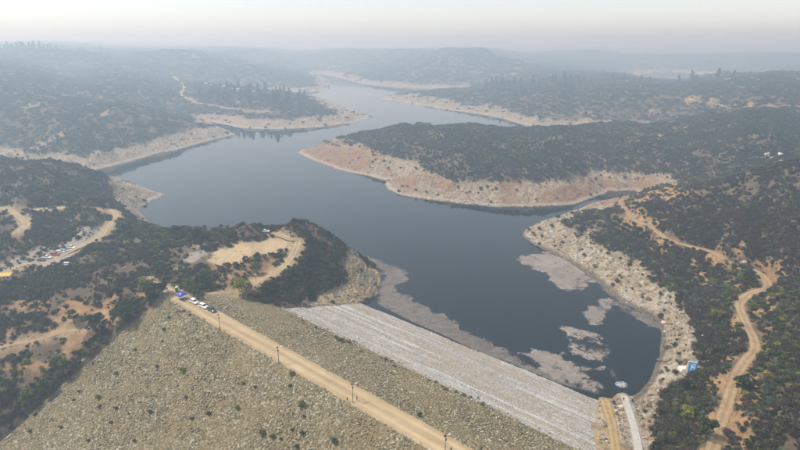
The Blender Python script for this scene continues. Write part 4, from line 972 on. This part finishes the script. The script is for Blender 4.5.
for sx in (-1, 1):
    for sy in (-1, 1): m = MB(); m.tube((sx * R_, sy * R_, 0), (sx * R_, sy * R_, 2.25), .03, .03, 6); m.build('leg', M['steel_leg'], e)
tag(e, 'blue pop-up canopy pitched on the dirt at the end of the crest', 'canopy')
m = MB()
x, y, z = on_dam(181.5, 300.5); t_ = empty('folding_table', (x, y, z), DAMROT)
m.box((0, 0, .73), (1.7, .75, .05)); m.build('tabletop', M['black'], t_)
for sx in (-.7, .7):
    for sy in (-.3, .3): m = MB(); m.tube((sx, sy, 0), (sx, sy, .71), .025, .025, 6); m.build('leg', M['steel_leg'], t_)
tag(t_, 'dark folding table under the blue canopy', 'table')
x, y, z = on_ground(177, 291.5); e = empty('portable_toilet', (x, y, z), .3)
m = MB(); m.box((0, 0, 1.05), (1.15, 1.15, 2.0), taper=.94); m.build('cabin', M['teal'], e, bevel=.03)
m = MB(); m.box((0, 0, 2.16), (1.2, 1.2, .24), taper=.75); m.build('roof', M['white_paint'], e, bevel=.04)
m = MB(); m.box((0, -.585, 1.0), (.75, .05, 1.75)); d_ = m.build('door', M['teal'], e); m = MB(); m.box((.28, -.63, 1.0), (.06, .05, .18)); m.build('handle', M['black'], d_)
m = MB(); m.box((0, 0, .03), (1.25, 1.25, .12)); m.build('base', M['black'], e); tag(e, 'teal portable toilet with white roof behind the blue canopy', 'toilet')
R = np.random.default_rng(77); lob = [((ax * .32, ay * .32, az), .26) for ax in (-1, 1) for ay in (-1, 1) for az in (.28, .72)]
V, Fc = leaf_cloud(R, lob, 700, .06, 1.0); V = [np.clip(p, [-.55, -.55, .02], [.55, .55, 1.0]) for p in V]
pmesh['clipped'] = (np_mesh('foliage', V, Fc, LEAF['dark'], False), stems_mb(R, 4, .5, .2, .03).mesh('stems', M['bark']))
x, y, z = on_dam(200.3, 299.5); put_plant('clipped_bush', 'clipped', (x, y, z), (3, 3, 3), .4, 'dark box-shaped bush behind the parked white cars', 'bush', None)
# ------------------------------------------------------------------ people
def mat_person(name, shirt, pants, hair, skin=(0.36, 0.21, 0.14)):
    n = NT(name); tc = n.n('ShaderNodeTexCoord'); s3 = n.n('ShaderNodeSeparateXYZ'); n.l(tc.outputs['Object'], s3.inputs[0])
    zz = n.math('DIVIDE', s3.outputs[2], 1.8)
    c = n.ramp(zz, [(0.0, (0.02, 0.02, 0.02)), (0.045, pants), (0.535, shirt), (0.835, skin), (0.935, hair)], 'CONSTANT')
    ax = n.math('ABSOLUTE', s3.outputs[0]); hand = n.math('MULTIPLY', n.math('GREATER_THAN', ax, 0.20), n.math('LESS_THAN', zz, 0.49))
    return n.fin(n.mix(hand, c, skin), .85)
def person(loc, rz, shirt, pants, label, stride=.22, arm=.15, hair=(0.02, 0.015, 0.01)):
    J = {}; V = []; E_ = []; Rr = []
    def add(p, r, par=None):
        V.append(p); Rr.append(r); i = len(V) - 1
        if par is not None: E_.append((par, i))
        return i
    pel = add((0, 0, .96), .145); wa = add((0, 0, 1.12), .135, pel); ch = add((0, .01, 1.32), .155, wa); nk = add((0, 0, 1.50), .062, ch); jw = add((0, .015, 1.58), .075, nk); hd = add((0, .01, 1.67), .098, jw); add((0, 0, 1.755), .06, hd)
    add((0, .10, 1.655), .018, hd)
    for sx in (-1, 1):
        f_ = stride * sx
        hp = add((sx * .10, 0, .90), .10, pel); kn = add((sx * .11, f_ * .5 + .03, .50), .065, hp); an = add((sx * .11, f_ - .04, .10), .045, kn); he = add((sx * .11, f_ - .03, .045), .045, an); add((sx * .13, f_ + .16, .03), .032, he)
        sh = add((sx * .19, 0, 1.42), .068, ch); el = add((sx * .25, -f_ * arm * 2 - .02, 1.15), .046, sh); wr = add((sx * .26, -f_ * arm * 4 + .06, .91), .032, el); pm = add((sx * .26, -f_ * arm * 4 + .08, .85), .034, wr)
        for q, (oy, ln) in enumerate(((.03, .07), (.01, .085), (-.012, .08), (-.032, .06))):
            k1 = add((sx * .262, -f_ * arm * 4 + .08 + oy, .80), .010, pm); add((sx * .252, -f_ * arm * 4 + .085 + oy, .80 - ln), .008, k1)
        th = add((sx * .245, -f_ * arm * 4 + .125, .84), .011, pm); add((sx * .24, -f_ * arm * 4 + .145, .80), .009, th)
    me = bpy.data.meshes.new('person'); me.from_pydata(V, E_, []); o = new_obj('person', me, mat_person('clothes_' + label[:12], shirt, pants, hair))
    sk = o.modifiers.new('skin', 'SKIN'); sv_ = me.skin_vertices
    if not sv_: 
        bm = bmesh.new(); bm.from_mesh(me); bm.verts.layers.skin.verify(); bm.to_mesh(me); bm.free(); sv_ = me.skin_vertices
    for i, r in enumerate(Rr): sv_[0].data[i].radius = (r, r); sv_[0].data[i].use_root = (i == 0)
    ss = o.modifiers.new('smooth', 'SUBSURF'); ss.levels = 1; ss.render_levels = 1
    o.location = loc; o.rotation_euler = (0, 0, rz); return tag(o, label, 'person')
DK = (0.03, 0.03, 0.035)
for f_, u, v, rz, sh, pa, lb, st in [(on_dam, 347.4, 402, 2.2, (0.02, 0.02, 0.022), (0.025, 0.025, 0.03), 'person in black standing just left of the crest lamp post', .05), (on_dam, 357, 401, -1.0, (0.03, 0.028, 0.03), (0.02, 0.022, 0.03), 'person in dark clothes walking right of the crest lamp post', .25),
                                 (on_dam, 451, 452.5, .6, (0.02, 0.02, 0.025), (0.5, 0.48, 0.45), 'person in black top and pale trousers by the nearest lamp post', .2), (on_dam, 481, 451.5, -.8, (0.02, 0.02, 0.02), (0.03, 0.03, 0.03), 'person in black at the water side edge of the crest road', .2),
                                 (on_ground, 176, 299, 1.5, (0.22, 0.10, 0.06), (0.05, 0.04, 0.035), 'person in rust brown shirt standing beside the blue canopy', .05), (on_dam, 183.5, 300.8, -.5, DK, DK, 'person in dark clothes under the blue canopy', .05),
                                 (on_ground, 623.3, 401.2, .3, DK, (0.025, 0.025, 0.04), 'person in dark clothes at the head of the concrete strip', .1), (on_ground, 632, 403, -.3, (0.05, 0.035, 0.03), DK, 'person in brown top beside the concrete strip by the water', .15),
                                 (on_ground, 11, 270, .8, DK, DK, 'person in dark clothes behind the yellow roofed kiosk', .1), (on_ground, 52.4, 266, .8, (0.05, 0.05, 0.06), DK, 'person in dark clothes standing in the car park', .1)]:
    x, y, z = f_(u, v); person((x, y, z + .03), rz, sh, pa, lb, st)
# ------------------------------------------------------------------ yellow roofed kiosk and marker stones by the car park
M['yellow'] = paint('yellow_sheet', (0.62, 0.40, 0.02), .6, var=.25); M['plaster'] = paint('pale_plaster', (0.55, 0.52, 0.47), .9); M['roof_tile'] = paint('faded_roof', (0.33, 0.20, 0.15), .9)
x, y, z = on_ground(6, 279); e = empty('kiosk', (x, y, z), .12)
m = MB(); m.box((0, 0, 1.2), (6.2, 3.6, 2.4)); m.build('wall', M['plaster'], e)
for sy, nm_ in ((-1, 'roof'), (1, 'roof')): m = MB(); m.box((0, sy * 1.08, 2.75), (6.9, 2.45, .09), rx=-sy * .3); m.build(nm_, M['yellow'], e)
m = MB(); m.box((-1.6, -1.83, 1.0), (.9, .06, 2.0)); d_ = m.build('door', M['wood'], e); m = MB(); m.box((-1.3, -1.88, 1.0), (.06, .05, .14)); m.build('handle', M['black'], d_)
for wx in (.3, 2.0): m = MB(); m.box((wx, -1.83, 1.4), (1.1, .06, .9)); w_ = m.build('window', M['white_paint'], e); m = MB(); m.box((wx, -1.87, 1.4), (.95, .03, .76)); m.build('pane', M['glass'], w_)
tag(e, 'small kiosk with bright yellow roof at the edge of the car park', 'kiosk')
for i, u in enumerate(np.linspace(17, 39, 9)):
    x, y, z = on_ground(u, 268.5 - (u - 17) * .30); o = new_obj('marker_stone', rock_mesh('marker_stone', 800 + i, M['stone_bank'], .8)); o.location = (x, y, z + .2); o.scale = (1.1, .9, .9); tag(o, 'marker stone in the row edging the car park', 'stone', 'stones edging the car park')
# ------------------------------------------------------------------ blue painted block, concrete strip
M['concrete'] = mat_stone('old_concrete', [(0, (0.42, 0.40, 0.36)), (1, (0.46, 0.44, 0.40))], 1.2); M['sky_blue'] = paint('bright_blue_paint', (0.02, 0.30, 0.72), .6, var=.2)
x, y, z = on_ground(692, 372.5); e = empty('painted_block', (x, y, z), -.35)
m = MB(); m.loft([[(-1.75, -.3, -.5), (1.55, -.3, -.5), (1.75, 2.6, -.5), (-1.75, 2.6, -.5)], [(-1.55, .55, 3.9), (1.45, .75, 3.9), (1.5, 1.6, 3.7), (-1.6, 1.6, 3.7)]]); m.build('block', M['concrete'], e, bevel=.06)
def fr(px, pz, o=.03):                      # a point on the sloping front of the block
    k = (pz + .5) / 4.4; return (px * (1 - k * .1), -.3 + .9 * k - o, pz)
def bar(nm_, x0, x1, z0, z1, mt, o, par):
    m = MB(); f0 = [fr(x0, z0, o), fr(x1, z0, o), fr(x1, z1, o), fr(x0, z1, o)]; b0 = [(p[0], p[1] + .12, p[2]) for p in f0]
    m.add(f0 + b0, [(0, 1, 2, 3), (7, 6, 5, 4), (0, 4, 5, 1), (1, 5, 6, 2), (2, 6, 7, 3), (3, 7, 4, 0)]); return m.build(nm_, mt, par)
pn = bar('blue_panel', -1.5, 1.42, .15, 3.85, M['sky_blue'], .06, e)
for a in ((-.75, -.25, 1.0, 3.0), (.25, .75, 1.0, 2.7), (-.25, .25, 1.9, 2.35), (-.2, .9, 3.0, 3.3)): bar('white_mark', *a, M['white_paint'], .10, pn)
tag(e, 'bright blue painted block with white marks on the rocky right bank', 'block')
x, y, z = on_ground(684, 370); o = new_obj('concrete_slab', None); bpy.data.objects.remove(o)
m = MB(); m.loft([[(-1.9, -1.6, -.4), (1.4, -1.5, -.4), (1.5, 1.6, -.4), (-1.7, 1.7, -.4)], [(-1.7, -1.4, .35), (1.3, -1.3, .5), (1.3, 1.4, 1.0), (-1.5, 1.5, .8)]]); o = m.build('concrete_slab', M['white_rock'], None, bevel=.08); o.location = (x, y, z); tag(o, 'pale concrete slab lying against the blue painted block', 'slab')
Lp, zc = road_pts['walkway_bed']; Lp = Lp[::1]; zc = zc + .05
dd = np.gradient(Lp, axis=0); dd /= np.linalg.norm(dd, axis=1)[:, None]; nn = np.stack([dd[:, 1], -dd[:, 0]], -1)
strip = tag(empty('concrete_strip', (Lp[0][0], Lp[0][1], zc[0])), 'narrow pale concrete walkway running down to the water beside the dam', 'walkway')
i0 = 0; sl = 0
while i0 < len(Lp) - 2:                     # cast in bays with open joints
    i1 = min(i0 + 2, len(Lp) - 1); m = MB(); q = []
    for i, f_ in ((i0, .015), (i1, -.015)):
        p = Lp[i] + dd[i] * f_
        for zt in (-.7, .22):
            for sg in (-1.15, 1.15): q.append((p[0] + nn[i][0] * sg - Lp[0][0], p[1] + nn[i][1] * sg - Lp[0][1], zc[i] + zt - zc[0]))
    m.add(q, [(0, 1, 3, 2), (4, 6, 7, 5), (2, 3, 7, 6), (0, 4, 5, 1), (0, 2, 6, 4), (1, 5, 7, 3)]); m.build('slab', M['concrete'], strip); i0 = i1
# ------------------------------------------------------------------ floating scum and the water jet
def mat_sheet(name, pxs, mat, label, cat='scum', edge=2.2, z=.03, step=.5, extra=None, gain=.18):
    poly = np.array([un(u, v) for u, v in pxs]); lo = poly.min(0) - 3; hi = poly.max(0) + 3
    xs = np.arange(lo[0], hi[0], step); ys = np.arange(lo[1], hi[1], step); X, Y = np.meshgrid(xs, ys, indexing='ij'); X = X.ravel(); Y = Y.ravel()
    d, i, _ = poly_dist(X, Y, poly); s = np.where(i, d, -d) + fbm(X / 4.0, Y / 4.0, 5, 301) * 2.2 + fbm(X / 12, Y / 12, 3, 302) * 1.6
    k = (s > -1.0) & (gsample(sdist, X, Y) < 1.0) & (X * E2[0] + Y * E2[1] > 167.5); f_ = grid_faces(len(xs), len(ys)); f_ = f_[k[f_].all(1)]; uq, inv = np.unique(f_, return_inverse=True)
    inner = np.clip(s[uq] / edge, -1, 1); inner = np.where(inner < 0, inner * .5, inner * gain)
    if extra is not None: inner = inner - extra(X[uq], Y[uq])
    c = (float(X[uq].mean()), float(Y[uq].mean()), z)
    me = np_mesh('floating_scum', np.stack([X[uq] - c[0], Y[uq] - c[1], .008 * fbm(X[uq], Y[uq], 2, 3)], -1), inv.reshape(-1, 4), M[mat])
    at = me.attributes.new('inner', 'FLOAT_COLOR', 'POINT'); at.data.foreach_set('color', np.stack([inner] * 4, -1).astype(np.float32).ravel())
    o = new_obj('floating_scum', me); o.location = c; return tag(o, label, cat)
Z6 = lambda L: [(500 + a / 2.5, 230 + b / 2.5) for a, b in L]
mat_sheet('s', Z6([(42,68),(60,62),(90,60),(120,55),(140,65),(170,80),(200,95),(230,118),(240,130),(222,132),(228,142),(205,150),(160,148),(130,130),(120,108),(90,98),(70,90),(48,84)]), 'scum', 'tan floating scum mat lying below the rocky right bank')
mat_sheet('s', Z6([(55,310),(80,300),(110,298),(150,310),(158,324),(200,338),(240,345),(260,338),(262,345),(218,356),(245,375),(272,396),(255,402),(200,390),(150,375),(100,345),(70,325)]), 'scum', 'tan floating scum mat drifting off the foot of the pale stone face')
mat_sheet('s', Z6([(155,245),(180,240),(215,248),(245,262),(264,290),(266,330),(255,332),(225,332),(200,312),(178,292),(168,270)]), 'scum', 'ring-shaped scum mat with dark water showing through its middle', extra=lambda X, Y: .26 * np.exp(-(((X - un(588, 343)[0]) / 7) ** 2 + ((Y - un(588, 343)[1]) / 8) ** 2)))
mat_sheet('s', Z6([(208,206),(235,190),(262,178),(275,165),(287,190),(268,205),(258,222),(245,240),(225,245),(212,225)]), 'scum', 'small ragged scum patch between the two larger floating mats')
mat_sheet('s', [(352,253),(382,262),(404,270),(407,279),(396,285),(412,300),(440,314),(468,332),(492,345),(522,360),(560,380),(590,391),(560,388),(500,361),(440,339),(405,321),(376,304),(382,290),(384,276),(372,264)], 'veil', 'thin brownish scum veil hugging the bluff and the dam waterline', edge=5, z=.02, gain=.42)
mat_sheet('s', Z6([(262,120),(300,165),(340,195),(380,215),(395,245),(372,240),(330,215),(290,185),(255,140)]), 'veil', 'faint scum film in the dark water close under the right bank', edge=5, z=.02, gain=.2)
n = NT('white_foam'); f_ = n.noise(2.2, 5, .75); M['foam'] = n.fin((0.80, 0.83, 0.84), .7, Alpha=n.ramp(n.math('ADD', f_, n.attr('inner')[0]), [(.50, 0.), (.78, .9)]))
M['spray'] = paint('spray_white', (0.82, 0.85, 0.86), .6)
jx, jy = un(621.5, 385); jet = tag(empty('water_jet', (jx, jy, .0)), 'white splash of a water jet with a foam trail on the dark water', 'water jet')
def foam(name, fn, R_, z):
    xs = np.arange(-R_, R_, .35); X, Y = np.meshgrid(xs, xs, indexing='ij'); X = X.ravel(); Y = Y.ravel(); inn = fn(X, Y); k = inn > -.45; f_ = grid_faces(len(xs), len(xs)); f_ = f_[k[f_].all(1)]; uq, inv = np.unique(f_, return_inverse=True)
    me = np_mesh(name, np.stack([X[uq], Y[uq], X[uq] * 0 + z], -1), inv.reshape(-1, 4), M['foam']); at = me.attributes.new('inner', 'FLOAT_COLOR', 'POINT'); at.data.foreach_set('color', np.stack([inn[uq]] * 4, -1).astype(np.float32).ravel()); return new_obj(name, me, None, jet)
foam('foam_patch', lambda X, Y: .26 - .15 * np.hypot(X / 1.3, Y) ** 1.1, 6, .05)
foam('foam_trail', lambda X, Y: .02 - .10 * np.abs(X + .4 * np.sin(Y / 2.4) + .06 * Y) - .02 * np.abs(Y - 7) + .02, 17, .045)
R = np.random.default_rng(5); m = MB()
for k in range(90):
    a = R.random() * 6.283; q = R.random() ** .5 * 1.7; zt = (1.9 - q) * .9 * R.random() + .1; s_ = .05 + .10 * R.random(); p = Vector((math.cos(a) * q * 1.3, math.sin(a) * q, zt)); m.tube(p, p + Vector((R.normal() * .06, R.normal() * .06, s_ * 2.2)), s_, s_ * .25, 5)
m.build('spray', M['spray'], jet); m = MB(); m.tube((0, 0, -.3), (0, 0, .35), .45, .38, 12); m.tube((0, 0, .35), (0, 0, .6), .12, .08, 8); m.build('float', M['galv'], jet)
# ------------------------------------------------------------------ boulders
WR = [(768.0, 155.5, 4.2, 'large white boulder, biggest of the cluster in the scrub'), (770, 158.6, 2.6, 'small white boulder just below the biggest of the cluster'), (774, 159.2, 3.6, 'long white boulder at the low side of the cluster'), (780.5, 155.2, 3.4, 'white boulder standing a little apart from the cluster'), (781, 161, 1.6, 'smallest white boulder below the one standing apart')]
for i, (u, v, s, lb) in enumerate(WR):
    x, y, z = on_ground(u, v); o = new_obj('boulder', rock_mesh('boulder', 900 + i, M['white_rock'], .75, 2)); o.location = (x, y, z + s * .2); o.scale = (s * 1.2, s, s); o.rotation_euler = (0, 0, i * 1.3); tag(o, lb, 'boulder')
for i in range(46):
    while True:
        u, v = 640 + 60 * rng.random(), 290 + 155 * rng.random(); x, y, z = on_ground(u, v)
        if float(gsample(bare, x, y)) > .6 and z > .4 and float(gsample(fsd, x, y)) > 1: break
    s = 1.2 + 1.9 * rng.random() ** 2; o = new_obj('boulder', rock_mesh('boulder', 950 + i % 8, M['stone_bank'], .75, 2)); o.location = (x, y, z + s * .12); o.scale = (s * 1.2, s, s); o.rotation_euler = (rng.normal() * .2, rng.normal() * .2, rng.random() * 6.28)
    tag(o, 'pale angular boulder on the rubble bank above the dark cove', 'boulder', 'boulders on the right bank')
for i, (u, v) in enumerate([(727, 226), (730, 229), (725, 230), (733, 224), (770, 411), (744, 263)]):
    x, y, z = on_ground(u, v); s = 2.2 + rng.random(); o = new_obj('boulder', rock_mesh('boulder', 970 + i, M['stone_bank'], .8, 2)); o.location = (x, y, z + .3); o.scale = (s, s, s); tag(o, ['tan outcrop boulder on the hillside above the ochre road', 'tan outcrop boulder on the hillside above the ochre road', 'tan outcrop boulder on the hillside above the ochre road', 'tan outcrop boulder on the hillside above the ochre road', 'orange-tan boulder lone among dark shrubs at the right slope foot', 'tan boulder in the cut bank at the road bend'][i], 'boulder', 'outcrop boulders' if i < 4 else None)
for i, (u, v) in enumerate([(180.5, 311.5), (184.5, 311), (190, 315)]):
    x, y, z = on_dam(u, v); o = new_obj('boulder', rock_mesh('boulder', 985 + i, paint('dark_stone', (0.03, 0.028, 0.025), .95), .7, 2)); o.location = (x, y, z + .2); o.scale = (1.6, 1.1, 1.1); tag(o, 'dark stone lying just below the crest road edge', 'boulder', 'dark stones below the crest')
# ------------------------------------------------------------------ distant houses and pylon
HS = [(206,83),(211,85),(215,86),(219,87),(224,86),(229,88),(233,88.5),(238,89),(243,89.5),(248,90),(253,90.5),(222,81),(228,78),(231,74),(218,83),(257,91),(236,91),(246,92),(210,88),(226,91)]
def house(loc, rz, s, label, group):
    e = empty('house', loc, rz); e.scale = (s, s, s); m = MB(); m.box((0, 0, 1.2), (8, 5.5, 3.4)); m.build('wall', M['white_paint'], e)
    m = MB(); m.add([(-4.3, -3.1, 2.85), (4.3, -3.1, 2.85), (4.3, 0, 4.6), (-4.3, 0, 4.6), (4.3, 3.1, 2.85), (-4.3, 3.1, 2.85)], [(0, 1, 2, 3), (3, 2, 4, 5), (0, 3, 5), (1, 4, 2), (0, 5, 4, 1)]); m.build('roof', M['roof_grey'], e)
    m = MB(); m.box((0, -2.78, 1.0), (1.0, .06, 2.1)); m.build('door', M['wood'], e)
    for wx in (-2.4, 2.4): m = MB(); m.box((wx, -2.78, 1.5), (1.2, .06, 1.0)); m.build('window', M['glass'], e)
    return tag(e, label, 'house', group)
M['roof_grey'] = paint('pale_sheet_roof', (0.55, 0.54, 0.53), .6)
for i, (u, v) in enumerate(HS):
    x, y, z = on_ground(u, v + 1); house((x, y, z), rng.random() * 1.2 - .4, .45 + .3 * rng.random(), 'tiny white house in the hazy settlement behind the wooded spit', 'houses of the far settlement')
x, y = hit(22, 60); z = float(hz(x, y)); e = empty('pylon', (x, y, z), .5); hp = 46
def leg_at(k, zz): a = math.radians(45 + 90 * k); r_ = 5.5 * (1 - zz / hp) ** .8 + .5; return (r_ * math.cos(a), r_ * math.sin(a), zz)
for k in range(4):
    m = MB()
    for j in range(6): m.tube(leg_at(k, hp * j / 6), leg_at(k, hp * (j + 1) / 6), .22, .2, 5)
    m.build('leg', M['galv'], e)
m = MB()
for j in range(1, 6):
    for k in range(4): m.tube(leg_at(k, hp * j / 6), leg_at((k + 1) % 4, hp * j / 6), .12, .12, 4); m.tube(leg_at(k, hp * (j - 1) / 6), leg_at((k + 1) % 4, hp * j / 6), .12, .12, 4)
m.build('bracing', M['galv'], e)
for zz, w_ in ((34, 7), (39, 6), (43, 5)): m = MB(); m.tube((-w_, 0, zz), (w_, 0, zz), .2, .2, 5); m.build('cross_arm', M['galv'], e)
tag(e, 'faint lattice power pylon rising above the hazy left skyline', 'pylon')

# ------------------------------------------------------------------ hazy air
mb = MB(); mb.box((0, 0, 45), (19000, 19000, 230))
hz_o = mb.build('haze', None)
hm = bpy.data.materials.new('haze_air'); hm.use_nodes = True; hm.node_tree.nodes.clear()
pv = hm.node_tree.nodes.new('ShaderNodeVolumePrincipled'); ho = hm.node_tree.nodes.new('ShaderNodeOutputMaterial')
pv.inputs['Color'].default_value = (0.66, 0.84, 1.0, 1); pv.inputs['Absorption Color'].default_value = (1, 1, 1, 1); pv.inputs['Density'].default_value = HAZE_DENSITY; pv.inputs['Anisotropy'].default_value = 0.5
hm.node_tree.links.new(pv.outputs[0], ho.inputs['Volume']); hz_o.data.materials.append(hm)
tag(hz_o, 'thin smoky haze filling the valley air', 'haze', kind='stuff')
